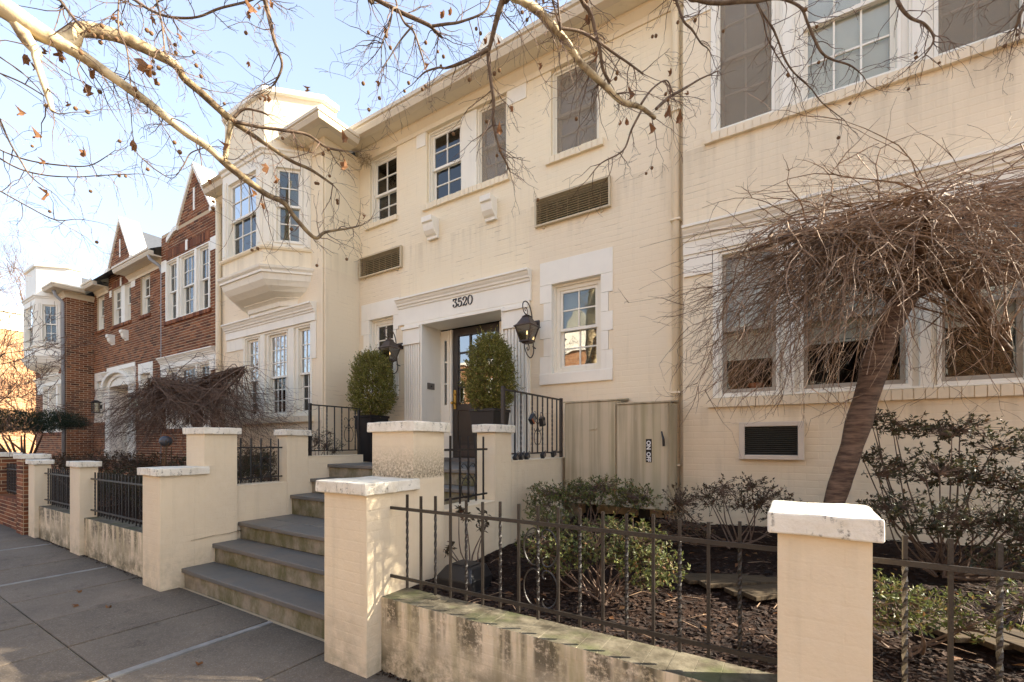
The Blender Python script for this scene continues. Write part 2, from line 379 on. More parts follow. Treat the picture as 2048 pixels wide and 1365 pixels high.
def recalc(o):
    import bmesh
    b = bmesh.new(); b.from_mesh(o.data); bmesh.ops.recalc_face_normals(b, faces=b.faces); b.to_mesh(o.data); b.free(); return o

# bricks ------------------------------------------------------------
BL, BC = .203, .0677
def brick_list(F, u0, u1, z0, z1, holes=(), lim=None, joint=.009, proud=.006, jit=None):
    out = []; k = 0; jit = proud*.28 if jit is None else jit
    z = z0
    while z+BC*.6 < z1:
        zc = z+BC/2; a, b = (u0, u1) if lim is None else lim(zc)
        segs = [(a, b)] if b > a else []
        for (h0, h1, g0, g1) in holes:
            if g0 < zc < g1:
                ns = []
                for s0, s1 in segs:
                    if h1 <= s0 or h0 >= s1: ns.append((s0, s1)); continue
                    if h0-s0 > .02: ns.append((s0, h0))
                    if s1-h1 > .02: ns.append((h1, s1))
                segs = ns
        off = (BL/2 if k % 2 else 0)
        for s0, s1 in segs:
            i = math.floor((s0-u0-off)/BL)
            x = u0+off+i*BL
            while x < s1:
                x0 = max(x, s0); x1 = min(x+BL, s1)
                if x1-x0 > .03:
                    out.append((F, (x0+x1)/2, zc, x1-x0-joint, min(BC, z1-z)-joint, proud+rnd.uniform(-jit, jit)))
                x += BL
        z += BC; k += 1
    return out
_ub = None
def unit_brick():
    c = .03; d = .09
    return ([(-.5, 0, -.5), (.5, 0, -.5), (.5, 0, .5), (-.5, 0, .5), (-.5+c, 1, -.5+d), (.5-c, 1, -.5+d), (.5-c, 1, .5-d), (-.5+c, 1, .5-d)],
            [(4, 5, 6, 7), (0, 1, 5, 4), (1, 2, 6, 5), (2, 3, 7, 6), (3, 0, 4, 7), (3, 2, 1, 0)])
UB = {}
def lay(bl, parent, mat1, matN, limit=300):
    cam0 = Vector((0, 0, 1.5))
    bl = sorted(bl, key=lambda b: (Vector(b[0].p(b[1], 0, b[2]))-cam0).length_squared)
    if mat1 not in UB:
        me = bpy.data.meshes.new('brick'); v, f = unit_brick(); me.from_pydata(v, [], f); me.materials.append(MAT[mat1]); UB[mat1] = me
    for (F, u, z, w_, h_, p_) in bl[:limit]:
        o = bpy.data.objects.new('brick', UB[mat1]); link(o, parent)
        P = F.p(u, 0, z)
        o.matrix_basis = Matrix(((F.u[0]*w_, F.n[0]*p_, 0, P[0]), (F.u[1]*w_, F.n[1]*p_, 0, P[1]), (0, 0, h_, P[2]), (0, 0, 0, 1)))
    if len(bl) > limit:
        m = MB(); v0, f0 = unit_brick(); f0 = f0[:5]
        for (F, u, z, w_, h_, p_) in bl[limit:]:
            m.add([F.p(u+a*w_, b*p_, z+c*h_) for a, b, c in v0], f0)
        o = m.obj('brickwork', matN, parent); o['kind'] = 'stuff'
def slab(m, F, u0, u1, z0, z1, holes, n0, n1):
    us = sorted({u0, u1, *[h[0] for h in holes], *[h[1] for h in holes]}); us = [u for u in us if u0 <= u <= u1]
    for a, b in zip(us[:-1], us[1:]):
        c = (a+b)/2; cut = sorted([(h[2], h[3]) for h in holes if h[0] < c < h[1]]); z = z0
        for g0, g1 in cut:
            if g0 > z: m.fbox(F, a, b, n0, n1, z, g0)
            z = max(z, g1)
        if z < z1: m.fbox(F, a, b, n0, n1, z, z1)
# ---------------------------------------------------------------- windows
def window(F, par, u0, u1, z0, z1, cols=2, rows=2, sash='white', case='white', blind=None, split=.5, inset=.085, big=False, frame=.05, bmat='blind', label=None, lowglass='glass', upglass='glass', low=True, scr=False):
    m = MB()
    def ring(a0, a1, b0, b1, t, n0, n1, mm=m, tb=None):
        tb = tb or t
        mm.fbox(F, a0, a0+t, n0, n1, b0, b1); mm.fbox(F, a1-t, a1, n0, n1, b0, b1)
        mm.fbox(F, a0+t, a1-t, n0, n1, b1-t, b1); mm.fbox(F, a0+t, a1-t, n0, n1, b0, b0+tb)
    ring(u0, u1, z0, z1, .028, -inset-.10, -inset+.045)
    ring(u0+.028, u1-.028, z0+.028, z1-.028, frame-.028, -inset-.10, -inset+.018)
    w_ = m.obj('window', case, par)
    if label: w_['label'] = label
    a0, a1, b0, b1 = u0+frame, u1-frame, z0+frame*.8, z1-frame
    zm = b0+(b1-b0)*split
    parts = [(zm-.018, b1, -inset-.03, -inset, upglass)] + ([(b0, zm+.018, -inset-.065, -inset-.035, lowglass)] if low else [])
    for (c0, c1, n0, n1, gm) in parts:
        s = MB(); t = .036
        ring(a0, a1, c0, c1, t, n0, n1, s, tb=.05 if c0 == b0 else .036)
        iu0, iu1, iz0, iz1 = a0+t, a1-t, c0+(.05 if c0 == b0 else .036), c1-t
        pw = (iu1-iu0)/cols; ph = (iz1-iz0)/rows; mt = .008
        for i in range(1, cols): s.fbox(F, iu0+i*pw-mt, iu0+i*pw+mt, n0+.008, n1-.003, iz0, iz1)
        for j in range(1, rows):
            for i in range(cols):
                s.fbox(F, iu0+i*pw+(mt if i else 0), iu0+(i+1)*pw-(mt if i < cols-1 else 0), n0+.008, n1-.003, iz0+j*ph-mt, iz0+j*ph+mt)
        s.obj('sash', sash, w_)
        if scr: gm = 'clearglass'
        for i in range(cols):
            for j in range(rows):
                MB().fbox(F, iu0+i*pw+.002, iu0+(i+1)*pw-.002, n0+.012, n0+.016, iz0+j*ph+.002, iz0+(j+1)*ph-.002).obj('pane', gm, w_)
    if blind:
        s = MB(); z = b1-.01; zb = b1-(b1-b0)*blind
        s.fbox(F, a0+.01, a1-.01, -inset-.115, -inset-.07, b1-.05, b1-.005)
        z -= .05
        while z > zb:
            s.add([F.p(a0+.01, -inset-.088, z-.011), F.p(a1-.01, -inset-.088, z-.011), F.p(a1-.01, -inset-.080, z+.0095), F.p(a0+.01, -inset-.080, z+.0095)], [(0, 1, 2, 3)])
            z -= .021
        s.fbox(F, a0+.01, a1-.01, -inset-.095, -inset-.075, zb-.02, zb)
        s.obj('blind', bmat, w_)
    if scr: MB().fbox(F, u0+frame, u1-frame, -inset+.005, -inset+.006, z0+frame, z1-frame).obj('insect_screen', 'screen', w_)
    return w_
def sill(F, par, u0, u1, z0, z1, mat='cream', out=.045, nb=None):
    """brick-on-edge sill: each brick a piece of its own"""
    n = max(2, round((u1-u0)/.075)); d = (u1-u0)/n
    m = MB().fbox(F, u0+.004, u1-.004, -.06, out-.008, z0+.004, z1-.006); s = m.obj('sill', 'cream' if mat == 'cream' else 'mortar', par)
    for i in range(n):
        j = rnd.uniform(-.003, .003)
        MB().fbox(F, u0+i*d+.003, u0+(i+1)*d-.003, -.05, out+j, z0+j*.5, z1+j*.6).obj('sill_brick', mat if mat == 'cream' else 'brick', s)
def grille(F, par, u0, u1, z0, z1, n, mat='grille'):
    m = MB(); t = .022
    m.fbox(F, u0, u0+t, -.02, .05, z0, z1); m.fbox(F, u1-t, u1, -.02, .05, z0, z1)
    m.fbox(F, u0+t, u1-t, -.02, .05, z1-t, z1); m.fbox(F, u0+t, u1-t, -.02, .05, z0, z0+t)
    m.fbox(F, u0+.1, u0+.13, -.01, .02, z0-.03, z0); m.fbox(F, u1-.13, u1-.1, -.01, .02, z0-.03, z0)
    g = m.obj('vent_grille', mat, par)
    MB().fbox(F, u0+t, u1-t, -.10, -.09, z0+t, z1-t).obj('backing', 'dark', g)
    h = (z1-z0-2*t)/n
    for i in range(n):
        z = z0+t+h*(i+.5)
        MB().prism(F, [(-.015, z+h*.14), (.032, z-h*.32), (.036, z-h*.20), (-.011, z+h*.28)], u0+t, u1-t).obj('louver', mat, g)
    s = MB()
    for i in range(1, 7):
        u = u0+(u1-u0)*i/7; s.fbox(F, u-.004, u+.004, -.03, -.018, z0+t, z1-t)
    s.obj('grille_rod', mat, g)

def stroke(F, par, name, pts, w_, n0, n1, mat):
    """flat lettering stroke: pts (u, z, half width)"""
    m = MB(); L = []; Rr = []
    for i, p in enumerate(pts):
        a = pts[max(i-1, 0)]; b = pts[min(i+1, len(pts)-1)]
        dx, dz = b[0]-a[0], b[1]-a[1]; l = math.hypot(dx, dz) or 1; nx, nz = -dz/l, dx/l; h = w_*(p[2] if len(p) > 2 else 1)
        L.append((p[0]+nx*h, p[1]+nz*h)); Rr.append((p[0]-nx*h, p[1]-nz*h))
    rings = [[F.p(a[0], n0, a[1]), F.p(b[0], n0, b[1]), F.p(b[0], n1, b[1]), F.p(a[0], n1, a[1])] for a, b in zip(L, Rr)]
    m.loft(rings); return m
def catmull(pts, k=6):
    out = []
    for i in range(len(pts)-1):
        p0, p1, p2, p3 = pts[max(i-1, 0)], pts[i], pts[i+1], pts[min(i+2, len(pts)-1)]
        for s in range(k):
            t = s/k; out.append(tuple(.5*(2*b+(c-a)*t+(2*a-5*b+4*c-d)*t*t+(-a+3*b-3*c+d)*t**3) for a, b, c, d in zip(p0, p1, p2, p3)))
    out.append(tuple(pts[-1])); return out

def cornice(F, par, u0, u1, z0, z1, mat='white', out=.13, ends=True):
    h = z1-z0; f0 = z0; zc = z1-.12
    m = MB().fbox(F, u0, u1, -.03, .035, z0, zc-.03); m.obj('frieze_board', mat, par)
    prof = [(-.02, zc-.03), (.05, zc-.03), (.055, zc), (.075, zc+.01), (.08, zc+.035), (out-.03, zc+.06), (out-.02, zc+.085), (out, zc+.09), (out, z1-.004), (-.02, z1+.012)]
    MB().prism(F, prof, u0, u1).obj('cornice', mat, par)

# ---------------------------------------------------------------- a row house
def house(dx, dz, st):
    C_ = st == 'cream'
    lab = ('cream painted brick row house with black house number over its dark glass door' if C_ else
           'red brick row house with two steep white-coped gables left of the cream house')
    H = thing('cream_house' if C_ else 'brick_house', lab, 'house', (-4.2+dx, 5.3, 0))
    wall = 'cream' if C_ else 'mortar'; tr = 'cwhite' if C_ else 'white'; b1, bN = ('cream', 'cream') if C_ else ('brick', 'bricks')
    sm = 'cream' if C_ else 'brick'
    X = lambda v: v+dx
    Zt = 6.5+dz
    F0 = FX(5.2); F1 = FX(5.1); FL = FX(4.53); FS = FE(-6.38+dx)
    proud = .0012 if C_ else .009; jt = .0045 if C_ else .013
    XE = X(2.75 if C_ else 3.3)  # cream house's unseen right end, set short so sun reaches the weeping tree
    def hz(u0, u1, z0, z1): return (u0+dx, u1+dx, z0+dz, z1+dz)
    # openings ----------------------------------------------------------------
    W1, W2, W3 = hz(-6.11, -5.47, 5.22, 6.34), hz(-4.81, -3.34, 5.20, 6.34), hz(-2.65, -2.0, 5.20, 6.34)
    V1, V2 = hz(-6.34, -5.33, 4.34, 4.69), hz(-2.87, -1.84, 4.34, 4.71)
    S4, S5 = hz(-6.32, -5.42, 2.27, 3.88), hz(-2.81, -1.82, 2.26, 3.86)
    D = hz(-5.27, -2.96, 1.1, 3.74)
    hm = [W1, W2, W3, S4, S5, D] + ([V1, V2] if C_ else [])
    RL, RU = hz(-.70, 1.65, 1.97, 3.76), hz(-.72, 1.62, 4.74, 6.30)
    AC = hz(-.44, .09, 1.35, 1.70)
    RQ = [hz(-.99, -.70, 3.29, 3.76), hz(1.65, 1.94, 3.29, 3.76), hz(-1.0, -.72, 6.06, 6.36), hz(1.62, 1.90, 6.06, 6.36)]
    hr = [RL, RU]+RQ+([AC] if C_ else [])
    LL = hz(-8.87, -6.73, 1.96, 3.76)
    hl = [LL]
    z0 = .3+dz
    # wall slabs ----------------------------------------------------------------
    m = MB()
    slab(m, F0, X(-6.38), X(-1.0), z0, Zt, hm, -.28, 0)
    slab(m, F1, X(-1.0), XE, z0, Zt+.05, hr, -.28, 0)
    slab(m, FL, X(-9.76), X(-6.38), z0, Zt-.08, hl, -.28, 0)
    m.fbox(FS, 4.53+.281, 5.2+.27, -.28, 0, z0, Zt-.08)
    yb = 11.0
    m.box(X(-9.76), XE, yb, yb+.3, z0, Zt+.1)
    m.box(X(-9.76), X(-9.46), 4.82, yb, z0, Zt-.05); m.box(XE-.28, XE, 5.39, yb, z0, Zt)
    m.box(X(-9.46), XE-.28, 5.6, yb, 4.1+dz, 4.3+dz)      # upper floor
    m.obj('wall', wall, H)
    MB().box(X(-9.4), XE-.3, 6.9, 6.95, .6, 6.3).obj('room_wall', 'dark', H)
    # masonry ----------------------------------------------------------------
    bl = []
    HB = [W1, W2, W3, S4, S5, D] + ([V1, V2] if C_ else [])
    bl += brick_list(F0, X(-6.38), X(-1.0), z0+.1, Zt-.05, HB, joint=jt, proud=proud)
    bl += brick_list(F1, X(-1.0), XE, z0+.1, Zt+.0, hr, joint=jt, proud=proud)
    bl += brick_list(FL, X(-9.76), X(-6.38), z0+.1, Zt-.12, hl, joint=jt, proud=proud)
    bl += brick_list(FS, 4.53, 5.2, z0+.1, Zt-.12, (), joint=jt, proud=proud)
    # gables
    def gable(F, cx, zb, za, hw, n=.16, flare=True):
        m = MB(); m.poly(F, [(cx-hw, zb), (cx+hw, zb), (cx, za)], -.30, 0); g = m.obj('gable', wall, H)
        def lim(z): t = (za-z)/(za-zb); return (cx-hw*t+.03, cx+hw*t-.03)
        bl.extend(brick_list(F, cx-hw, cx+hw, zb+.0, za-.10, [(cx-.045, cx+.045, zb+.18, zb+.72)], lim=lim, joint=jt, proud=proud))
        MB().fbox(F, cx-.04, cx+.04, -.02, .012, zb+.18, zb+.72).obj('slit_stone', 'white', H)
        s = (za-zb)/hw; t = .13
        nx, nz = math.sin(math.atan(s)), math.cos(math.atan(s))
        for k, nm in ((-1, 'coping'), (1, 'coping')):
            p = [(cx, za-.02), (cx, za+t/nz*.62), (cx+k*(hw+t*nx*.62), zb), (cx+k*hw, zb)]
            p += []
            c = MB().poly(F, p, -.46, .045); recalc(c.obj(nm, 'white', H, bev=.008))
            c = MB().poly(F, [(cx+k*(hw-.02), zb-.10), (cx+k*(hw-.02), zb+.015), (cx+k*(hw+.16), zb+.02), (cx+k*(hw+.56), zb-.17), (cx+k*(hw+.56), zb-.29), (cx+k*(hw+.14), zb-.11)], -.42, .055); recalc(c.obj('kneeler', 'white', H, bev=.006))
        # cross roof behind the gable
        r = MB().poly(F, [(cx-hw, zb), (cx+hw, zb), (cx, za-.1)], -3.2, -.31); r.obj('gable_roof', 'roof', H)
    if not C_:
        bl += brick_list(F0, X(-5.1), X(-3.1), Zt-.05, 7.0+dz, (), joint=jt, proud=proud)
        MB().fbox(F0, X(-5.1), X(-3.1), -.28, 0, Zt, 7.05+dz).obj('gable_base', wall, H)
        gable(F0, X(-4.17), 7.05+dz, 8.32+dz, .86)
    bl += brick_list(F1, X(-1.0), XE, Zt, 7.0+dz, (), joint=jt, proud=proud)
    MB().fbox(F1, X(-1.0), XE, -.28, 0, Zt+.05, 7.05+dz).obj('gable_base', wall, H)
    gable(F1, X(.82), 7.05+dz, 8.25+dz, .86)
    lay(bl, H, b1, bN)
    # soldier courses over upper windows, white key stones -------------------------
    if not C_:
        for (F, u0, u1, zz) in ((F1, X(-.72), X(1.62), 6.36+dz), (F0, X(-4.81), X(-3.34), 6.36+dz)):
            m = MB(); n = int((u1-u0)/.075)
            for i in range(n):
                if abs(u0+(i+.5)*.075-(u0+u1)/2) > .06: m.fbox(F, u0+i*.075+.005, u0+(i+1)*.075-.005, 0, .014, zz+.0, zz+.20)
            m.obj('soldier_course', 'bricks', H)
            MB().fbox(F, (u0+u1)/2-.055, (u0+u1)/2+.055, -.01, .02, zz-.01, zz+.24).obj('keystone', 'white', H)
    # windows ----------------------------------------------------------------
    kw = dict(case=tr)
    ts, t2 = ('white', 'taupe') if C_ else ('white', 'white')
    window(F0, H, *W1, sash=ts, blind=None, split=.46, **kw)
    sill(F0, H, W1[0]-.09, W1[1]+.03, W1[2]-.075, W1[2], sm)
    mid = hz(-4.14, -3.86, 0, 0)
    a = (W2[0], mid[0], W2[2], W2[3]); b = (mid[1], W2[1], W2[2], W2[3])
    window(F0, H, *a, sash=ts, blind=.12 if C_ else None, **kw)
    window(F0, H, *b, sash='lsash' if C_ else t2, blind=1. if C_ else None, case=tr, scr=C_)
    MB().fbox(F0, mid[0]+.001, mid[1]-.001, -.12, -.01, W2[2], W2[3]).obj('mullion', tr, H, bev=.01)
    sill(F0, H, W2[0]-.07, W2[1]+.06, W2[2]-.085, W2[2], sm)
    window(F0, H, *W3, sash='lsash' if C_ else t2, blind=1. if C_ else None, case=tr, scr=C_)
    sill(F0, H, W3[0]-.07, W3[1]+.07, W3[2]-.085, W3[2], sm)
    for (q0, q1) in ((-5.02, -4.83), (-3.32, -3.02)):
        MB().fbox(F0, X(q0), X(q1), -.02, .012, 6.14+dz, 6.34+dz).obj('quoin_block', 'white', H)
    if C_:
        grille(F0, H, *V1, 10); grille(F0, H, *V2, 11)
    # corbels
    for (c0, c1) in ((-4.78, -4.54), (-3.69, -3.47)):
        pf = [(0, 4.63+dz), (.05, 4.62+dz), (.055, 4.66+dz), (.09, 4.68+dz), (.13, 4.73+dz), (.145, 4.79+dz), (.15, 4.83+dz), (.18, 4.84+dz), (.185, 4.92+dz), (0, 4.93+dz)]
        MB().prism(F0, pf, X(c0)+.02, X(c1)-.02).obj('corbel', 'white', H, bev=.006)
    # stone surrounds of the two ground floor windows ------------------------------
    for S, (o0, o1, oz0, oz1), sgn in ((S4, hz(-6.12, -5.54, 2.41, 3.60), 0), (S5, hz(-2.64, -1.97, 2.40, 3.56), 1)):
        g = MB().fbox(F0, S[0]+.0, S[1]-.0, -.2, .012, oz1, S[3]).obj('lintel_stone', 'white', H, bev=.004)
        MB().fbox(F0, S[0]-.0, S[1]+.0, -.2, .03, S[2], oz0).obj('sill_stone', 'white', H, bev=.006)
        n = 5; hh = (oz1-oz0)/n
        for i in range(n):
            f = (i % 2 == 0)
            l = S[0] if f else S[0]+.055; r = S[1] if f else S[1]-.055
            MB().fbox(F0, l, o0, -.2, .011, oz0+i*hh+.002, oz0+(i+1)*hh-.002).obj('quoin_block', 'white', H)
            MB().fbox(F0, o1, r, -.2, .011, oz0+i*hh+.002, oz0+(i+1)*hh-.002).obj('quoin_block', 'white', H)
            if not f:
                MB().fbox(F0, S[0], l-.003, -.2, .003, oz0+i*hh+.002, oz0+(i+1)*hh-.002).obj('wall_infill', 'cream' if C_ else 'bricks', H)
                MB().fbox(F0, r+.003, S[1], -.2, .003, oz0+i*hh+.002, oz0+(i+1)*hh-.002).obj('wall_infill', 'cream' if C_ else 'bricks', H)
        window(F0, H, o0, o1, oz0, oz1, sash='white', case=tr, blind=.98 if sgn else .3, inset=.10, frame=.075, lowglass='glassm' if sgn else 'glass')
    # gutters and eaves ----------------------------------------------------------------
    def eave(F, u0, u1, zt, reach, drop=0):
        pf = [(reach-.10, zt-.02), (reach-.01, zt-.005), (reach+.02, zt+.06), (reach+.015, zt+.09), (reach+.04, zt+.10), (reach+.04, zt+.155), (reach+.025, zt+.155), (reach+.02, zt+.11), (reach-.10, zt+.12)]
        MB().prism(F, pf, u0, u1).obj('gutter', 'gutter', H)
        MB().fbox(F, u0, u1, -.02, reach-.09, zt-.0, zt+.03).obj('soffit', 'soffit', H)
        MB().prism(F, [(0.001, zt-.16), (.02, zt-.16), (.03, zt-.10), (.10, zt-.03), (.10, zt-.001), (0.001, zt-.001)], u0, u1).obj('frieze_board', 'soffit', H)
    if C_: eave(F0, X(-6.38)+.01, X(-1.0), Zt, .38)
    else:
        eave(F0, X(-3.45), X(-1.0)+.02, Zt-.02, .38); eave(F0, X(-6.38)+.3, X(-5.1), Zt-.02, .38)
    # bay roof edge (front and east side) with hip end
    zb = Zt-.12
    rch = .40; e0 = X(-6.38)
    pf = [(rch-.10, zb-.02), (rch-.01, zb-.005), (rch+.02, zb+.05), (rch+.015, zb+.07), (rch+.035, zb+.08), (rch+.035, zb+.125), (rch+.02, zb+.125), (rch+.0, zb+.09), (rch-.10, zb+.09)]
    MB().loft([[(X(-6.98), 4.53-n, z) for n, z in pf], [(e0+n, 4.53-n, z) for n, z in pf], [(e0+n, 4.86, z) for n, z in pf]]).obj('gutter', 'gutter', H)
    MB().box(X(-6.98), e0+rch-.09, 4.53-rch+.09, 4.53, zb, zb+.03).box(e0+.0, e0+rch-.09, 4.53, 4.9, zb, zb+.03).obj('soffit', 'soffit', H)
    pf = [(0.001, zb-.16), (.02, zb-.16), (.03, zb-.10), (.09, zb-.03), (.09, zb-.001), (0.001, zb-.001)]
    MB().loft([[(X(-6.7), 4.53-n, z) for n, z in pf], [(e0+n, 4.53-n, z) for n, z in pf], [(e0+n, 5.19, z) for n, z in pf]]).obj('frieze_board', 'soffit', H)
    eave(FL, X(-9.76), X(-8.95), zb, .30)
    # pale metal hip roof over the bay
    MB().loft([[(X(-9.7), 4.15, zb+.10), (e0+rch-.01, 4.15, zb+.10), (e0+rch-.01, 4.9, zb+.10), (X(-9.7), 4.9, zb+.10)],
               [(X(-9.7), 4.75, zb+.34), (e0-.05, 4.75, zb+.34), (e0-.05, 5.3, zb+.34), (X(-9.7), 5.3, zb+.34)]]).obj('bay_roof', 'white', H)
    # roof
    zr = Zt+.13
    m = MB(); m.loft([[(X(-6.4), 4.84, zr), (X(-1.0), 4.84, zr), (X(-1.0), 4.86, zr+.02), (X(-6.4), 4.86, zr+.02)],
                      [(X(-6.4), 7.2, zr+1.25), (X(-1.0), 7.2, zr+1.25), (X(-1.0), 7.2, zr+1.3), (X(-6.4), 7.2, zr+1.3)]])
    m.box(X(-9.76), XE, 7.2, yb+.3, zr+1.1, zr+1.3)
    m.loft([[(X(-1.0), 5.41, zr+.35), (XE, 5.41, zr+.35), (XE, 5.41, zr+.4), (X(-1.0), 5.41, zr+.4)],
            [(X(-1.0), 7.2, zr+1.25), (XE, 7.2, zr+1.25), (XE, 7.2, zr+1.3), (X(-1.0), 7.2, zr+1.3)]])
    m.loft([[(X(-9.76), 4.85, zr), (X(-6.35), 4.85, zr), (X(-6.35), 4.87, zr+.02), (X(-9.76), 4.87, zr+.02)],
            [(X(-9.76), 7.2, zr+1.2), (X(-6.35), 7.2, zr+1.2), (X(-6.35), 7.2, zr+1.25), (X(-9.76), 7.2, zr+1.25)]])
    m.box(X(-9.76), X(-9.6), 5.0, 7.2, zr-.2, zr+1.2); m.box(XE-.28, XE, 5.4, 7.2, Zt, zr+1.2)
    m.obj('roof', 'roof', H)
    MB().box(X(-9.8), XE+.04, 7.15, 7.2, zr+1.0, zr+1.34).obj('roof_edge', 'white', H)
    # door surround ----------------------------------------------------------------
    L, Rr = X(-5.27), X(-2.96); oL, oR, oT = X(-4.87), X(-3.39), 3.34+dz
    cornice(F0, H, L-.13, Rr+.02, 3.40+dz, 3.81+dz, 'white', .13)
    m = MB(); m.fbox(F0, L, oL-.03, -.2, .03, 1.1+dz, 3.40+dz); m.fbox(F0, oR+.03, Rr, -.2, .03, 1.1+dz, 3.40+dz)
    m.fbox(F0, oL-.03, oR+.03, -.2, .03, oT+.03, 3.40+dz); m.obj('door_surround', 'white', H)
    m = MB()
    for a, b in ((oL-.03, oL), (oR, oR+.03)): m.fbox(F0, a, b, -.2, .055, 1.1+dz, oT+.03)
    m.fbox(F0, oL, oR, -.2, .055, oT, oT+.03); m.obj('door_casing', 'white', H, bev=.005)
    for (p0, p1) in ((L+.0, oL-.035), (oR+.035, Rr-.0)):
        m = MB(); m.fbox(F0, p0, p1, .03, .062, 3.08+dz, 3.30+dz); m.fbox(F0, p0-.02, p1+.0, .03, .085, 3.30+dz, 3.345+dz); m.fbox(F0, p0-.008, p1+.0, .03, .072, 3.06+dz, 3.081+dz)
        m.obj('capital', 'white', H, bev=.004); MB().fbox(F0, p0, p1, .03, .07, 1.21+dz, 1.40+dz).obj('plinth', 'white', H, bev=.004)
        n = 7; d = (p1-p0-.03)/n
        for i in range(n):
            MB().fbox(F0, p0+.015+i*d+.006, p0+.015+(i+1)*d-.006, .03, .052, 1.40+dz, 3.06+dz).obj('flute', 'white', H, bev=.006)
    # recess
    yd = 5.60
    m = MB(); m.box(oL-.06, oL-.001, 5.25, yd, 1.21+dz, oT+.05); m.box(oR+.001, oR+.06, 5.25, yd, 1.21+dz, oT+.05); m.box(oL-.06, oR+.06, 5.25, yd, oT+.001, oT+.07)
    m.obj('recess_lining', 'white', H)
    FD = FX(yd)
    d0, d1 = X(-4.62), X(-3.70)
    if C_:
        dr = MB(); zt = 3.32+dz; zb_ = 1.27+dz; s_ = .10
        dr.fbox(FD, d0, d0+s_, -.05, 0, zb_, zt); dr.fbox(FD, d1-s_, d1, -.05, 0, zb_, zt); dr.fbox(FD, d0+s_, d1-s_, -.05, 0, zt-.11, zt)
        dr.fbox(FD, d0+s_, d1-s_, -.05, 0, zb_, 1.52+dz); dr.fbox(FD, d0+s_, d1-s_, -.045, -.012, 1.52+dz, 2.02+dz); dr.fbox(FD, d0+s_, d1-s_, -.05, 0, 2.02+dz, 2.12+dz)
        g0, g1, h0, h1 = d0+s_, d1-s_, 2.12+dz, zt-.11
        for i in (1, 2): dr.fbox(FD, g0+(g1-g0)*i/3-.013, g0+(g1-g0)*i/3+.013, -.04, -.002, h0, h1)
        for j in (1, 2, 3):
            for i in range(3): dr.fbox(FD, g0+(g1-g0)*i/3+.013, g0+(g1-g0)*(i+1)/3-.013, -.04, -.002, h0+(h1-h0)*j/4-.013, h0+(h1-h0)*j/4+.013)
        door = dr.obj('door', 'door', H, bev=.003); door['label'] = 'dark bronze door with a grid of glass panes'
        for i in range(3):
            for j in range(4): MB().fbox(FD, g0+(g1-g0)*i/3, g0+(g1-g0)*(i+1)/3, -.03, -.026, h0+(h1-h0)*j/4, h0+(h1-h0)*(j+1)/4).obj('pane', 'glassm', door)
        k = MB().fbox(FD, d0+.025, d0+.07, 0, .012, 2.05+dz, 2.35+dz); k.tube([FD.p(d0+.047, .01, 2.14+dz), FD.p(d0+.047, .05, 2.14+dz), FD.p(d0+.047, .06, 2.14+dz), FD.p(d0+.047, .095, 2.14+dz)], [.012, .012, .03, .022], 8); k.tube([FD.p(d0+.047, .01, 2.28+dz), FD.p(d0+.047, .03, 2.28+dz)], .018, 8)
        k.obj('door_handle', 'brass', door, smooth=False)
        MB().fbox(FD, d0+.1, d1-.1, 0, .006, 1.29+dz, 1.47+dz).obj('kick_plate', 'bronze', door)
        # sidelight and frame
        m = MB(); sl0, sl1 = oL+.001, d0-.001
        m.fbox(FD, sl0, sl0+.075, -.05, .01, 1.27+dz, 3.32+dz); m.fbox(FD, sl1-.12, sl1-.03, -.05, .01, 1.27+dz, 3.32+dz)
        m.fbox(FD, sl1-.03, sl1, -.05, .035, 1.27+dz, 3.32+dz); m.fbox(FD, sl1-.085, sl1-.06, .01, .02, 1.27+dz, 3.32+dz)
        m.fbox(FD, sl0+.075, sl1-.12, -.05, .01, 3.16+dz, 3.32+dz); m.fbox(FD, sl0+.075, sl1-.12, -.05, .01, 1.27+dz, 2.12+dz)
        m.fbox(FD, sl0+.075, sl1-.12, -.05, .01, 2.45+dz, 2.475+dz); m.fbox(FD, sl0+.075, sl1-.12, -.05, .01, 2.80+dz, 2.825+dz)
        sd_ = m.obj('sidelight', 'white', H)
        for (q0, q1) in ((2.12, 2.45), (2.475, 2.80), (2.825, 3.16)):
            MB().fbox(FD, sl0+.075, sl1-.12, -.02, -.016, q0+dz, q1+dz).obj('pane', 'glass', sd_)
        m = MB(); m.fbox(FD, d1+.001, d1+.06, -.05, .035, 1.27+dz, 3.32+dz); m.fbox(FD, d1+.06, oR-.001, -.05, .005, 1.27+dz, 3.32+dz); m.fbox(FD, d1+.10, d1+.12, .005, .02, 1.27+dz, 3.32+dz); m.obj('door_frame', 'white', H)
        MB().fbox(FD, oL, oR, -.06, .12, 1.205+dz, 1.268+dz).obj('threshold', 'steel', H, bev=.006)
        MB().fbox(FE(oL), 5.27, 5.43, 0, .015, 2.355, 2.455).obj('intercom_panel', 'steel', H, bev=.003)
        MB().tube([(oL+.014, 5.35, 2.405), (oL+.022, 5.35, 2.405)], .012, 8).obj('call_button', 'plastic', H)
        # house number 3520
        FN = FX(5.2-.035)
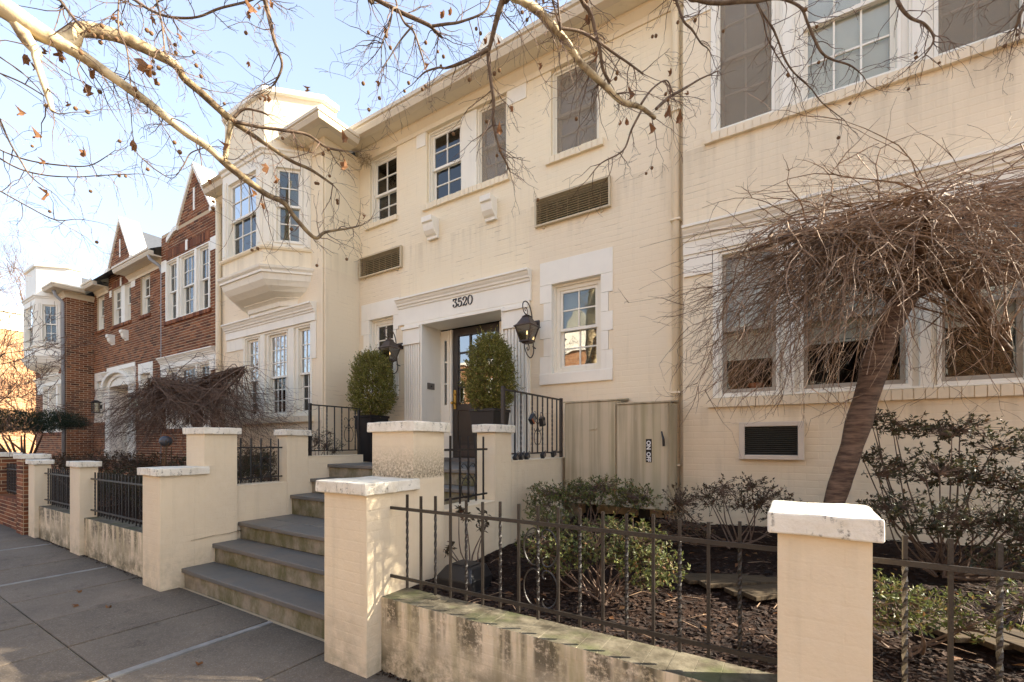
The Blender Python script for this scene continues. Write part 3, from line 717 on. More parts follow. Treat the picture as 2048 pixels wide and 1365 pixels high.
        dg = {'3': [(.03, .74, .9), (.10, .96, 1.), (.30, .93, 1.25), (.58, .98, .8), (.48, .80, .55), (.30, .60, .55), (.46, .54, .9), (.58, .38, 1.3), (.56, .18, 1.3), (.40, .03, .8), (.20, .02, .7), (.04, .14, 1.), (.08, .28, 1.4), (.16, .26, .9)],
              '5': [(.56, .88, .7), (.50, .99, .9), (.32, .93, 1.3), (.12, .97, .8), (.12, .78, .6), (.10, .56, .6), (.26, .63, .8), (.48, .60, 1.1), (.60, .40, 1.3), (.56, .15, 1.2), (.38, .02, .8), (.18, .02, .7), (.03, .14, 1.), (.07, .27, 1.4), (.14, .26, .9)],
              '2': [(.14, .68, .9), (.06, .70, 1.4), (.06, .85, .9), (.22, .98, .8), (.42, .98, .9), (.58, .84, 1.3), (.57, .66, 1.3), (.40, .42, .8), (.16, .16, .7), (.02, .02, .8), (.20, .10, 1.), (.40, .04, 1.3), (.58, .10, .9), (.63, .26, .5)],
              '0': [(.32, .99, .6), (.12, .88, .9), (.03, .60, 1.2), (.03, .38, 1.2), (.13, .10, .9), (.32, 0, .6), (.52, .12, .9), (.62, .40, 1.2), (.62, .62, 1.2), (.52, .88, .9), (.32, .99, .6)]}
        x = -4.255
        for ch, s_ in (('3', .125), ('5', .125), ('2', .125), ('0', .135)):
            stroke(FN, H, 'numeral', [(x+u*s_*.92, 3.508+z*s_, h) for u, z, h in catmull(dg[ch], 5)], .0072, 0, .012, 'iron').obj('numeral', 'iron', H)
            x += .091 if ch != '2' else .094
    else:
        MB().fbox(FD, d0, d1, -.05, 0, 1.27+dz, 3.15+dz).obj('door', simple('red_door', (.25, .03, .025), .5), H)
        m = MB(); m.fbox(FD, oL, d0-.002, -.05, .01, 1.27+dz, 3.32+dz); m.fbox(FD, d1+.002, oR, -.05, .01, 1.27+dz, 3.32+dz); m.fbox(FD, d0, d1, -.05, .01, 3.152+dz, 3.32+dz); m.obj('door_frame', 'white', H)
        # arched pediment
        for k_, (r0, r1, n1) in enumerate(((.98, 1.16, .16), (.70, .97, .07))):
            pts = []; n = 14; cx = X(-4.12)
            for i in range(n+1): t = math.pi*(1-i/n); pts.append((cx+math.cos(t)*r1, 3.30+dz+math.sin(t)*r1*.42))
            for i in range(n+1): t = math.pi*i/n; pts.append((cx+math.cos(t)*r0, 3.30+dz+math.sin(t)*r0*.42))
            MB().poly(F0, pts, .03, n1).obj('arched_pediment', 'white', H)
        m = MB().fbox(F0, X(-5.2), X(-3.0), .0, .025, 3.35+dz, 3.95+dz); m.obj('pediment_panel', 'white', H)
    # gable bay triple windows --------------------------------------------------
    ms = (-.10, .068, .883, 1.043)
    sw = ('taupe', 'taupe', 'taupe') if C_ else ('white',)*3
    cornice(F1, H, X(-.99), X(1.94), 3.52+dz, 3.81+dz, 'white', .13)
    for s_ in (-1, 1):
        u = X(-.99) if s_ < 0 else X(1.94)-.285
        MB().fbox(F1, u, u+.285, -.05, .022, 3.29+dz, 3.52+dz).obj('quoin_block', 'white', H, bev=.004)
        MB().fbox(F1, X(-.99) if s_ < 0 else X(1.63), X(-.71) if s_ < 0 else X(1.9), -.05, .014, 6.06+dz, 6.36+dz).obj('quoin_block', 'white', H)
    MB().fbox(F1, RL[0], RL[1], -.28, -.03, 3.52+dz, 3.76+dz).obj('lintel', 'white', H)
    for (Z0, Z1, E0, E1, ss, up) in ((1.97, 3.52, -.70, 1.65, sw, 0), (4.74, 6.30, -.72, 1.62, ('taupe', 'white', 'taupe') if C_ else ('white',)*3, 1)):
        m = MB()
        m.fbox(F1, X(E0), X(E0)+.055, -.2, .02, Z0+dz, Z1+dz); m.fbox(F1, X(E1)-.055, X(E1), -.2, .02, Z0+dz, Z1+dz)
        m.fbox(F1, X(E0)+.055, X(E1)-.055, -.2, .016, Z1+dz-.03, Z1+dz); m.fbox(F1, X(E0)+.055, X(E1)-.055, -.2, .016, Z0+dz, Z0+dz+.02)
        for a, b in ((ms[0]-(.04 if up else 0), ms[1]), (ms[2]-(.07 if up else 0), ms[3]-(.02 if up else 0))):
            m.fbox(F1, X(a), X(b), -.2, -.02, Z0+dz+.02, Z1+dz-.03)
            m.fbox(F1, X(a)+.045, X(b)-.045, -.02, .012, Z0+dz+.02, Z1+dz-.03)
            if up: m.fbox(F1, X(a)+.062, X(b)-.062, .012, .022, Z0+dz+.02, Z1+dz-.03)
        m.obj('window_frame', 'white', H, bev=.005)
        sp = [(X(E0)+.055, X(ms[0]-(.04 if up else 0))), (X(ms[1]), X(ms[2]-(.07 if up else 0))), (X(ms[3]-(.02 if up else 0)), X(E1)-.055)]
        for i, (a, b) in enumerate(sp):
            if up: window(F1, H, a, b, Z0+dz+.02, Z1+dz-.03, cols=3 if i == 1 else 2, rows=2, sash='lsash' if C_ and i != 1 else ss[i], case='white', blind=1. if C_ else None, inset=.06, frame=.03, scr=C_ and i != 1, bmat='pblind' if i == 1 else 'blind', upglass='clearglass' if C_ and i == 1 else 'glass', lowglass='clearglass' if C_ and i == 1 else 'glass')
            else: window(F1, H, a, b, Z0+dz+.02, Z1+dz-.03, cols=1 if C_ else (3 if i == 1 else 2), rows=1 if C_ else 2, sash=ss[i], case='white', blind=(.74, .68, .66)[i] if C_ else None, inset=.05, frame=.03, low=True, split=.46, upglass='clearglass' if C_ else 'glass', lowglass='clearglass' if C_ else 'glass')
    sill(F1, H, X(-.75), X(1.7), 1.875+dz, 1.965+dz, sm); sill(F1, H, X(-.78), X(1.68), 4.645+dz, 4.735+dz, sm)
    if C_:
        m = MB(); f = .05
        m.fbox(F1, AC[0]-.01, AC[0]+f-.01, -.1, .07, AC[2]-.01, AC[3]+.01); m.fbox(F1, AC[1]-f+.01, AC[1]+.01, -.1, .07, AC[2]-.01, AC[3]+.01)
        m.fbox(F1, AC[0]+f-.01, AC[1]-f+.01, -.1, .07, AC[3]-.035, AC[3]+.01); m.fbox(F1, AC[0]+f-.01, AC[1]-f+.01, -.1, .07, AC[2]-.01, AC[2]+.035)
        ac = m.obj('air_conditioner', 'acframe', H, bev=.005)
        MB().fbox(F1, AC[0]+.04, AC[1]-.04, -.1, -.03, AC[2]+.03, AC[3]-.03).obj('backing', 'plastic', ac)
        for i in range(14):
            z = AC[2]+.04+i*(AC[3]-AC[2]-.08)/13.5
            MB().prism(F1, [(-.03, z), (.035, z-.006), (.04, z+.004), (-.03, z+.009)], AC[0]+.04, AC[1]-.04).obj('louver', 'acgrille', ac)
    # left bay ground floor triple ------------------------------------------------
    cornice(FL, H, X(-9.47), X(-6.61), 3.52+dz, 3.81+dz, 'white', .13)
    MB().fbox(FL, X(-8.87), X(-6.73), -.28, -.03, 3.52+dz, 3.76+dz).obj('lintel', 'white', H)
    for u in (X(-9.47), X(-6.73)):
        MB().fbox(FL, u, u+(.6 if u < X(-8) else .12), -.02, .016, (2.9 if u > X(-8) else 3.29)+dz, 3.52+dz).obj('quoin_block', tr, H)
    m = MB()
    m.fbox(FL, X(-8.87), X(-8.82), -.2, .01, 1.96+dz, 3.52+dz); m.fbox(FL, X(-6.78), X(-6.73), -.2, .01, 1.96+dz, 3.52+dz)
    m.fbox(FL, X(-8.82), X(-6.78), -.2, .006, 3.48+dz, 3.52+dz); m.fbox(FL, X(-8.82), X(-6.78), -.2, .006, 1.96+dz, 1.99+dz)
    cs = ((-8.36, -8.08), (-7.46, -7.18))
    for a, b in cs: m.fbox(FL, X(a), X(b), -.2, -.02, 1.99+dz, 3.48+dz); m.fbox(FL, X(a)+.06, X(b)-.06, -.02, .01, 1.99+dz, 3.48+dz)
    m.obj('window_frame', tr, H, bev=.005)
    for i, (a, b) in enumerate(((-8.82, -8.36), (-8.08, -7.46), (-7.18, -6.78))):
        window(FL, H, X(a), X(b), 1.99+dz, 3.48+dz, cols=(2, 4, 2)[i] if C_ else (2, 3, 2)[i], rows=3 if C_ else 2, sash='white', case=tr, inset=.06, frame=.03, upglass='glassm', lowglass='glass', split=.47)
    sill(FL, H, X(-8.93), X(-6.68), 1.86+dz, 1.955+dz, sm)
    # oriel ----------------------------------------------------------------
    xc = X(-7.92); a_ = 1.16; t_ = .514
    def ring(o, z, back=0):
        r = [(xc-a_-1.414*o-back, 4.53+back, z), (xc-a_+t_-.414*o, 4.53-t_-o, z), (xc+a_-t_+.414*o, 4.53-t_-o, z), (xc+a_+1.414*o+back, 4.53+back, z)]
        return r
    def ringc(o, z):   # corbel rings kept in front of the wall
        return [(xc-a_-.0-1.0*o, 4.535, z), (xc-a_+t_-.414*o, 4.53-t_-o, z), (xc+a_-t_+.414*o, 4.53-t_-o, z), (xc+a_+1.0*o, 4.535, z)]
    prof = [(-.49, 3.79), (-.40, 3.80), (-.40, 3.84), (-.37, 3.85), (-.36, 3.92), (-.32, 3.955), (-.30, 3.96), (-.30, 3.975), (-.25, 3.99), (-.16, 4.03), (-.07, 4.10), (-.01, 4.18), (.015, 4.26), (.02, 4.275), (.045, 4.28), (.045, 4.315), (.075, 4.35), (.085, 4.385), (.02, 4.40), (0, 4.405)]
    o = MB().loft([ringc(q, z+dz) for q, z in prof], closed=True).obj('oriel_corbel', tr, H)
    pr2 = [(0, 4.405), (0, 4.66), (.03, 4.665), (.045, 4.69), (.045, 4.71), (.0, 4.715)]
    ori = MB().loft([ringc(q, z+dz) for q, z in pr2]).obj('oriel_base', 'cream' if C_ else 'white', H)
    pr3 = [(.0, 6.10), (.0, 6.2), (.02, 6.21), (.03, 6.25), (.06, 6.27), (.06, 6.30), (-.01, 6.315)]
    MB().loft([ringc(q, z+dz) for q, z in pr3]).obj('oriel_entablature', tr, H)
    rt = math.sqrt(.5)
    FC = Fr(xc+a_-t_, 4.53-t_, rt, rt, rt, -rt); FCl = Fr(xc-a_, 4.53, rt, -rt, -rt, -rt); FF = FX(4.53-t_)
    fl = t_*math.sqrt(2)
    zA, zB = 4.716+dz, 6.10+dz
    m = MB()
    m.fbox(FF, xc-a_+t_, xc-a_+t_+.17, -.12, 0, zA, zB); m.fbox(FF, xc+a_-t_-.17, xc+a_-t_, -.12, 0, zA, zB)
    m.fbox(FF, xc-a_+t_+.17, xc+a_-t_-.17, -.12, 0, zB-.06, zB)
    m.fbox(FC, 0.002, .17, -.1, 0, zA, zB); m.fbox(FC, fl-.13, fl, -.1, 0, zA, zB); m.fbox(FC, .17, fl-.13, -.1, 0, zB-.06, zB); m.fbox(FC, .17, fl-.13, -.1, 0, zA, zA+.06)
    m.fbox(FCl, 0, .13, -.1, 0, zA, zB); m.fbox(FCl, fl-.17, fl-.002, -.1, 0, zA, zB); m.fbox(FCl, .13, fl-.17, -.1, 0, zB-.06, zB); m.fbox(FCl, .13, fl-.17, -.1, 0, zA, zA+.06)
    m.obj('oriel_frame', tr, H)
    for F_, u0, u1 in ((FF, xc-a_+t_+.02, xc-a_+t_+.15), (FF, xc+a_-t_-.15, xc+a_-t_-.02), (FC, .02, .14), (FC, fl-.11, fl-.02)):
        MB().fbox(F_, u0, u1, .001, .014, zA+.02, zB-.03).fbox(F_, u0+.03, u1-.03, .013, .024, zA+.05, zB-.06).obj('oriel_pilaster', tr, H)
    window(FF, H, xc-a_+t_+.17, xc+a_-t_-.17, zA+.0, zB-.06, cols=3, rows=2, sash='white', case=tr, inset=.04, frame=.04, upglass='glassm', blind=None, lowglass='glass', bmat='curtain')
    window(FC, H, .17, fl-.13, zA+.06, zB-.06, cols=2, rows=2, sash='white', case=tr, inset=.03, frame=.035)
    window(FCl, H, .13, fl-.17, zA+.06, zB-.06, cols=2, rows=2, sash='white', case=tr, inset=.03, frame=.035)
    # oriel parapet
    pm = 'cream' if C_ else 'white'
    def ringp(o, z): return [(xc-a_-1.414*o-.13, 4.66, z), (xc-a_+t_-.414*o, 4.53-t_-o, z), (xc+a_-t_+.414*o, 4.53-t_-o, z), (xc+a_+1.414*o+.13, 4.66, z), (xc+a_+1.414*o+.13, 4.95, z), (xc-a_-1.414*o-.13, 4.95, z)]
    MB().loft([ringp(-.02, 6.316+dz), ringp(-.03, 6.5+dz), ringp(-.03, 7.20+dz)]).obj('parapet', pm, H)
    MB().loft([ringp(-.01, 7.20+dz), ringp(.02, 7.22+dz), ringp(.02, 7.30+dz), ringp(-.02, 7.33+dz)]).obj('parapet_cap', 'white', H)
    # downspouts
    def spout(x, y, z0_, z1_, mat='cream', r=.042, ymid=4.86, top=Zt):
        pts = [(x, ymid, top-.0), (x, ymid+.02, top-.10), (x, y-.10, top-.22), (x, y-.045, top-.36), (x, y-.045, z0_)]
        m = MB().tube(pts, r, 8); m.obj('downspout', mat, H, smooth=True)
        for z in (z0_+.5, z0_+1.3, z0_+3.2, z0_+4.4):
            MB().box(x-r-.012, x+r+.012, y-.10, y-.0, z, z+.02).obj('pipe_bracket', mat, H)
    if C_:
        spout(X(-1.085), 5.2, .75, 0)
        MB().tube([(X(-6.43), 4.51, .9), (X(-6.43), 4.51, 6.2)], .014, 6).obj('conduit', 'cream', H)
        m = MB().tube([(X(-9.70), 4.47, .7), (X(-9.70), 4.47, 6.3)], .05, 8); m.obj('downspout', 'cream', H, smooth=True)
    else:
        gm = 'gutter_grey'
        MAT[gm] = simple('grey_downspout', (.36, .36, .36), .5)
        spout(X(-1.10), 5.2, .75, 0, gm); 
        m = MB().tube([(X(-6.42)+.02, 4.25, 6.36+dz), (X(-6.42)+.02, 4.30, 6.2+dz), (X(-6.42), 4.45, 6.05+dz), (X(-6.42), 4.48, .6)], .045, 8); m.obj('downspout', gm, H, smooth=True)
    return H
cream_house = house(0, 0, 'cream')
brick_house = house(-13.06, -.10, 'brick')
# ---------------------------------------------------------------- ground
def struct(name, m, mat, **k):
    o = m.obj(name, mat, **k); o['kind'] = 'structure'; return o
struct('ground', MB().box(-300, 300, -300, 300, -.6, -.30), 'mulch')
struct('road', MB().box(-120, 120, -9.5, -1.75, -.29, -.14), 'asphalt')
struct('kerb', MB().box(-120, 120, -1.748, -1.60, -.25, .0), 'kerb', bev=.01)
struct('far_pavement', MB().box(-120, 120, -13, -9.502, -.29, -.0), 'strip')
struct('lawn', MB().box(-120, 120, -60, -13.002, -.29, -.02), 'mulch')
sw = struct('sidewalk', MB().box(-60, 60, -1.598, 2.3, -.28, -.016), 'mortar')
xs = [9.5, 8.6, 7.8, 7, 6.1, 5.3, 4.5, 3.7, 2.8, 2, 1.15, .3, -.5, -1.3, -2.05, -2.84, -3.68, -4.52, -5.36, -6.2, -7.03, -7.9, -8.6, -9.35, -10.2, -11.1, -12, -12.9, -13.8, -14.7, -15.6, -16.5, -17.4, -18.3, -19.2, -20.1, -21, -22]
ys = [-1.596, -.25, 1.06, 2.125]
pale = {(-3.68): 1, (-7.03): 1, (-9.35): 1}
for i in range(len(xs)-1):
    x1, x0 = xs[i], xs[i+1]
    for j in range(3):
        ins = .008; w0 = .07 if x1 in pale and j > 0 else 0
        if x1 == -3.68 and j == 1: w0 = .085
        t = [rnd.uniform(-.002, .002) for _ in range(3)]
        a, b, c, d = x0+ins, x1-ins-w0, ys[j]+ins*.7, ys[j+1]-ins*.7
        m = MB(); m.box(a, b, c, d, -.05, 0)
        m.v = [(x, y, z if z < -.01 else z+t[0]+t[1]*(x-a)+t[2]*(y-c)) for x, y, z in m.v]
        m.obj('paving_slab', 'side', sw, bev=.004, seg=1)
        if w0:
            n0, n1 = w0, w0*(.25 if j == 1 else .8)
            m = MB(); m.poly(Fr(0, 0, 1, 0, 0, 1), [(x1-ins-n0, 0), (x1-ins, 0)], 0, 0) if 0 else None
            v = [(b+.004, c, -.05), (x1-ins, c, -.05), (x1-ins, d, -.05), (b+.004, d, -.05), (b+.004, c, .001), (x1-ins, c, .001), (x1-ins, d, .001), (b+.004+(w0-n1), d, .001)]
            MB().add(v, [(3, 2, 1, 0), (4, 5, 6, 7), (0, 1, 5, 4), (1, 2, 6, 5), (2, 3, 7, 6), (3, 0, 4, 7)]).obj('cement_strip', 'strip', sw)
# dirt in the joint at the foot of the wall
def chips(name, n, region, zf, mat, s0, s1, par=None, seed=3):
    r = random.Random(seed); m = MB()
    for _ in range(n):
        x, y = region(r); z = zf(x, y)+.004; a = r.uniform(0, 6.28); l = r.uniform(s0, s1); w_ = l*r.uniform(.2, .5)
        ca, sa = math.cos(a), math.sin(a); tl = [r.uniform(-.3, .6)*l for _ in range(4)]
        m.add([(x+ca*l*u-sa*w_*v, y+sa*l*u+ca*w_*v, z+abs(t)*.5) for (u, v), t in zip(((-.5, -.5), (.5, -.5), (.5, .5), (-.5, .5)), tl)], [(0, 1, 2), (0, 2, 3)])
    o = m.obj(name, mat, par); o['kind'] = 'stuff'; return o
chips('soil_crumbs', 900, lambda r: (r.uniform(-11, -5.8) if r.random() < .6 else r.uniform(-2.3, -.1), 2.045-abs(r.gauss(0, .025))), lambda x, y: 0, 'mulch', .008, .03)

def gz(x, y):      # garden surface
    b = .47+.10*max(0, min(1, (y-2.3)/2.6))+.03*mnoise.noise(Vector((x*1.3, y*1.3, 0)))
    if x > -2.2: b = .45+.20*max(0, min(1, (y-2.3)/2.7))+.035*mnoise.noise(Vector((x*1.6, y*1.6, 0)))
    return b
def bed(name, x0, x1, y0, y1, nx, ny):
    m = MB()
    for j in range(ny+1):
        for i in range(nx+1):
            x = x0+(x1-x0)*i/nx; y = y0+(y1-y0)*j/ny
            m.v.append((x, y, gz(x, y)+.016*mnoise.noise(Vector((x*9, y*9, 3)))))
    for j in range(ny):
        for i in range(nx): k = j*(nx+1)+i; m.f.append((k, k+1, k+nx+2, k+nx+1))
    o = struct(name, m, 'mulch'); return o
bed('garden_bed', -2.32, 6, 2.26, 5.25, 160, 60); bed('side_garden_bed', -24, -5.40, 2.22, 5.3, 160, 40)
chips('mulch_chips', 26000, lambda r: (r.uniform(-2.28, 2.6), 2.3+2.8*r.random()**1.5), gz, leaf_mat('mulch_chip', [(0, (.010, .0055, .004)), (.6, (.028, .014, .008)), (.92, (.055, .028, .016)), (1, (.13, .08, .05))], .95, .0), .01, .045, seed=5)

# ---------------------------------------------------------------- stairs
SX0, SX1 = -5.44, -2.70
st = thing('stone_staircase', 'six stone steps with slate treads and stained risers climbing to the porch', 'staircase', (-4.1, 3, 0))
ed = [(2.136, .19), (2.429, .395), (2.713, .59), (3.347, .84), (3.629, 1.03), (3.892, 1.213)]
for i, (y, z) in enumerate(ed):
    y2 = ed[i+1][0] if i < 5 else 5.6; zp = ed[i-1][1] if i else -.03
    xr = -2.44 if i > 2 else SX1
    MB().box(SX0-.03, xr, y+.028, y2+.05, zp-.0 if i else -.03, z-.046).obj('riser', 'riser', st, bev=.006)
    seams = [SX0-.02, xr] if i in (0, 1) else ([SX0-.02, -4.75, -3.6, xr] if i == 2 else [SX0-.02, -4.1, xr])
    rows = [(y, y2+.03)] if i < 5 else [(y, 4.45), (4.458, 5.59)]
    if i == 2: rows = [(y, 3.02), (3.028, y2+.03)]
    for (r0, r1) in rows:
        sm_ = seams if r0 == rows[0][0] else [seams[0], -4.55, -3.2, xr]
        if i in (0, 1, 3, 4): sm_ = seams
        for a, b in zip(sm_[:-1], sm_[1:]):
            MB().box(a+.003, b-.003, r0, r1, z-.045, z+rnd.uniform(-.002, .002)).obj('tread', 'slate', st, bev=.008)
# ---------------------------------------------------------------- brick piers and walls
def faces(x0, x1, y0, y1, z0, z1, sides='FERB', **k):
    out = []; kw = dict(joint=.003, proud=.0006, jit=.0003); kw.update(k)
    if z1 > 0 and k.get('red'): pass
    if 'F' in sides: out += brick_list(FX(y0), x0, x1, z0, z1, **kw)
    if 'E' in sides: out += brick_list(FE(x1), y0, y1, z0, z1, **kw)
    if 'W' in sides: out += brick_list(FW(x0), -y1, -y0, z0, z1, **kw)
    if 'B' in sides: out += brick_list(FB(y1), -x1, -x0, z0, z1, **kw)
    return out
def wobble(o, amp=.004, s=6):
    for v in o.data.vertices:
        p = v.co; n = mnoise.noise_vector(Vector((p.x*s, p.y*s, p.z*s))); v.co = p+n*amp
def cap(par, x0, x1, y0, y1, z0, z1, bev=.014):
    m = MB(); nx, ny = max(2, int((x1-x0)/.05)), max(2, int((y1-y0)/.05)); nz = 2
    import bmesh
    bm = bmesh.new(); bmesh.ops.create_cube(bm, size=1.)
    for v in bm.verts: v.co = Vector((x0+(v.co.x+.5)*(x1-x0), y0+(v.co.y+.5)*(y1-y0), z0+(v.co.z+.5)*(z1-z0)))
    bmesh.ops.subdivide_edges(bm, edges=bm.edges[:], cuts=7, use_grid_fill=True)
    for v in bm.verts:
        n = mnoise.noise_vector(v.co*13)*.0042+mnoise.noise_vector(v.co*4)*.004; v.co += n
    me = bpy.data.meshes.new('cap'); bm.to_mesh(me); bm.free(); me.materials.append(MAT['cap'])
    o = bpy.data.objects.new('cap', me); link(o, par); b = o.modifiers.new('bevel', 'BEVEL'); b.width = .007; b.segments = 2; b.limit_method = 'ANGLE'; b.angle_limit = R(50); return o
def pier(name, label, boxes, caps, mat='pier', sides='FEWB', group=None, lim=300, m2=None, joint=.007):
    x = (boxes[0][0]+boxes[0][1])/2
    P = thing(name, label, 'pier', (x, boxes[0][2]+.15, 0), group)
    bl = []
    m = MB(); ci = .002 if mat == 'brick' else .0002
    for b in boxes:
        m.box(b[0]+ci, b[1]-ci, b[2]+ci, b[3]-ci, b[4], b[5]); bl += faces(*b[:6], sides=b[6] if len(b) > 6 else sides, **(dict(joint=.012, proud=.008) if mat == 'brick' else dict(proud=.0003, jit=.0001, joint=.002) if 'nearest the camera' in label else {}))
    m.obj('core', (mat if mat != 'brick' else 'mortar'), P)
    for c in caps: cap(P, *c)
    lay(bl, P, mat, m2 or mat, lim); return P
pier('stepped_pier', 'largest cream pier right of the steps, low front and taller back part, damp-stained',
     [(-2.73, -2.30, 1.93, 2.345, -.02, 1.168, 'FEW'), (-2.73, -2.30, 2.345, 2.68, -.02, 1.585)],
     [(-2.77, -2.265, 1.89, 2.38, 1.168, 1.247), (-2.765, -2.265, 2.32, 2.715, 1.585, 1.66)], 'pierdamp', group='stepped piers flanking the steps')
pier('stepped_pier', 'cream pier left of the steps, low front and taller back part with white caps',
     [(-5.84, -5.41, 1.95, 2.355, -.02, 1.165, 'FEW'), (-5.84, -5.41, 2.355, 2.69, -.02, 1.60)],
     [(-5.88, -5.375, 1.91, 2.39, 1.165, 1.245), (-5.875, -5.375, 2.33, 2.725, 1.60, 1.675)], 'pier', group='stepped piers flanking the steps')
pier('stair_pier', 'small cream pier with white cap beside the front railing right of the door steps', [(-2.505, -2.30, 3.39, 3.67, .3, 1.60)], [(-2.54, -2.27, 3.355, 3.70, 1.60, 1.675)], group='small piers beside the upper steps')
pier('stair_pier', 'small cream pier with white cap left of the upper steps, below the railing', [(-5.66, -5.44, 3.31, 3.60, .3, 1.60)], [(-5.69, -5.405, 3.275, 3.63, 1.60, 1.675)], group='small piers beside the upper steps')
pier('fence_pier', 'cream pier with thick speckled white cap nearest the camera at right', [(-.045, .235, 1.95, 2.29, -.02, 1.168)], [(-.075, .262, 1.915, 2.325, 1.168, 1.247)], group='piers in the low front wall')
pier('fence_pier', 'cream pier between the two iron fence sections of the left low wall', [(-8.43, -8.04, 2.0, 2.19, -.02, 1.18)], [(-8.47, -8.0, 1.97, 2.22, 1.18, 1.255)], group='piers in the low front wall')
pier('fence_pier', 'last cream pier at the left end, against the red brick pier', [(-10.50, -10.16, 2.0, 2.19, -.02, 1.165)], [(-10.54, -10.12, 1.97, 2.22, 1.165, 1.235)], group='piers in the low front wall')
pier('red_brick_pier', 'red brick pier with white cap at the end of the red brick garden wall', [(-11.05, -10.66, 1.97, 2.25, -.02, 1.24)], [(-11.10, -10.60, 1.93, 2.29, 1.24, 1.32)], 'brick', m2='bricks')
pier('red_brick_pier', 'red brick pier with white cap at the left edge behind the small iron fence', [(-13.3, -12.75, 1.97, 2.3, -.02, 1.24)], [(-13.35, -12.70, 1.93, 2.34, 1.24, 1.32)], 'brick', m2='bricks')
def low_wall(name, label, x0, x1, y0, y1, z, mat='lowwall', m2=None, blocks=True, lim=300, sides='F', cat='garden wall', group=None):
    P = thing(name, label, cat, ((x0+x1)/2, y0, 0), group)
    MB().box(x0, x1, y0+(.002 if mat == 'brick' else .0002), y1, -.02, z-.035).obj('core', (mat if mat != 'brick' else 'mortar'), P)
    lay(faces(x0, x1, y0, y1, -.02, z-.065, sides, **(dict(joint=.012, proud=.008) if mat == 'brick' else {})), P, mat, m2 or mat, lim)
    n = max(1, int((x1-x0)/.105)); d = (x1-x0)/n
    for i in range(n):     # brick-on-edge coping
        o = MB().box(x0+i*d-.0001, x0+(i+1)*d-.0006, y0-.003+rnd.uniform(-.0006, .0006), y1+.004, z-.062, z+rnd.uniform(-.0012, .001)).obj('coping_brick', mat, P, bev=.0015)
    return P
low_wall('low_wall', 'mould-streaked cream low wall under the iron fence right of the steps', -2.298, -.047, 2.05, 2.275, .487)
low_wall('low_wall', 'cream low wall continuing right of the nearest pier', .237, 3.2, 2.05, 2.275, .487)
low_wall('low_wall', 'green-streaked cream low wall below the iron fence next to the left stepped pier', -8.038, -5.842, 2.05, 2.25, .50)
low_wall('low_wall', 'cream low wall below the farther iron fence, left of the middle pier', -10.158, -8.432, 2.05, 2.25, .50)
low_wall('red_brick_wall', 'low red brick garden wall at the left edge', -12.748, -11.052, 2.03, 2.25, .52, 'brick', 'bricks')
low_wall('red_brick_wall', 'low red brick garden wall running out of the picture at left', -19., -13.302, 2.03, 2.25, .52, 'brick', 'bricks')
# side walls of the stairs
def side_wall(label, segs, x0, x1, sgn):
    P = thing('stair_side_wall', label, 'wall', ((x0+x1)/2, 3.3, 0), 'cream side walls of the steps')
    m = MB(); bl = []
    for (y0, y1, z0, z1) in segs:
        m.box(x0+.0002, x1-.0002, y0, y1, z0, z1-.004); bl += brick_list(FE(x1), y0, y1, z0, z1, joint=.003, proud=.0007)+brick_list(FW(x0), -y1, -y0, z0, z1, joint=.003, proud=.0007)
        MB().box(x0-.004, x1+.004, y0+.001, y1-.001, z1-.004, z1+.012).obj('coping', 'pier', P, bev=.005)
    m.obj('core', 'pier', P); lay(bl, P, 'pier', 'pier'); return P
side_wall('cream wall on the right side of the steps carrying a scroll panel and the porch railing', [(2.682, 3.388, .2, .965), (3.672, 4.88, .2, 1.32)], -2.50, -2.30, 1)
side_wall('cream wall on the left side of the steps carrying a scroll panel and the porch railing', [(2.692, 3.308, .2, 1.0), (3.602, 4.50, .2, 1.32)], -5.66, -5.44, -1)

# ---------------------------------------------------------------- wrought iron
def bar(par, p0, p1, w_=.0062, tw=False, name='bar', mat='iron'):
    p0, p1 = Vector(p0), Vector(p1)
    if tw:
        n = 30; m = MB()
        pts = [p0.lerp(p1, i/n) for i in range(n+1)]
        f = lambda i: .62 if .12 < i/n < .88 else 0
        rings = []; a = 0
        for i, p in enumerate(pts):
            a += f(i); rings.append([(p.x+math.cos(a+math.pi/2*j+.785)*w_*1.42, p.y+math.sin(a+math.pi/2*j+.785)*w_*1.42, p.z) for j in range(4)])
        m.loft(rings)
    else:
        m = MB().tube([p0, p1], w_*1.42, 4) if abs((p1-p0).normalized().z) < .9 else MB().box(p0.x-w_, p0.x+w_, p0.y-w_, p0.y+w_, p0.z, p1.z)
    return m.obj(name, mat, par)
def cscroll(P, cx, cz, wd, ht, flip, r=.0042, par=None, mat='iron', tight=7.5, name='scroll'):
    """C scroll: P(u, z) -> 3D; opens to -u unless flipped"""
    n = 60; ang = -math.pi/2; pts = [(0., 0.)]; L = []
    for i in range(n+1): s = -1+2*i/n; L.append(1.0+tight*abs(s)**4)
    tot = sum(L); A = 2*math.pi*1.62
    a = math.pi*.5-A/2
    x = z = 0; q = []
    for k in L: a += k/tot*A; x += math.cos(a); z += math.sin(a); q.append((x, z))
    x0, x1 = min(p[0] for p in q), max(p[0] for p in q); z0, z1 = min(p[1] for p in q), max(p[1] for p in q)
    out = []
    for (x, z) in q:
        u = ((x-x0)/(x1-x0)-.5)*wd*(-1 if flip else 1); out.append(P(cx+u, cz+((z-z0)/(z1-z0)-.5)*ht))
    return MB().tube(out, r, 5).obj(name, mat, par)
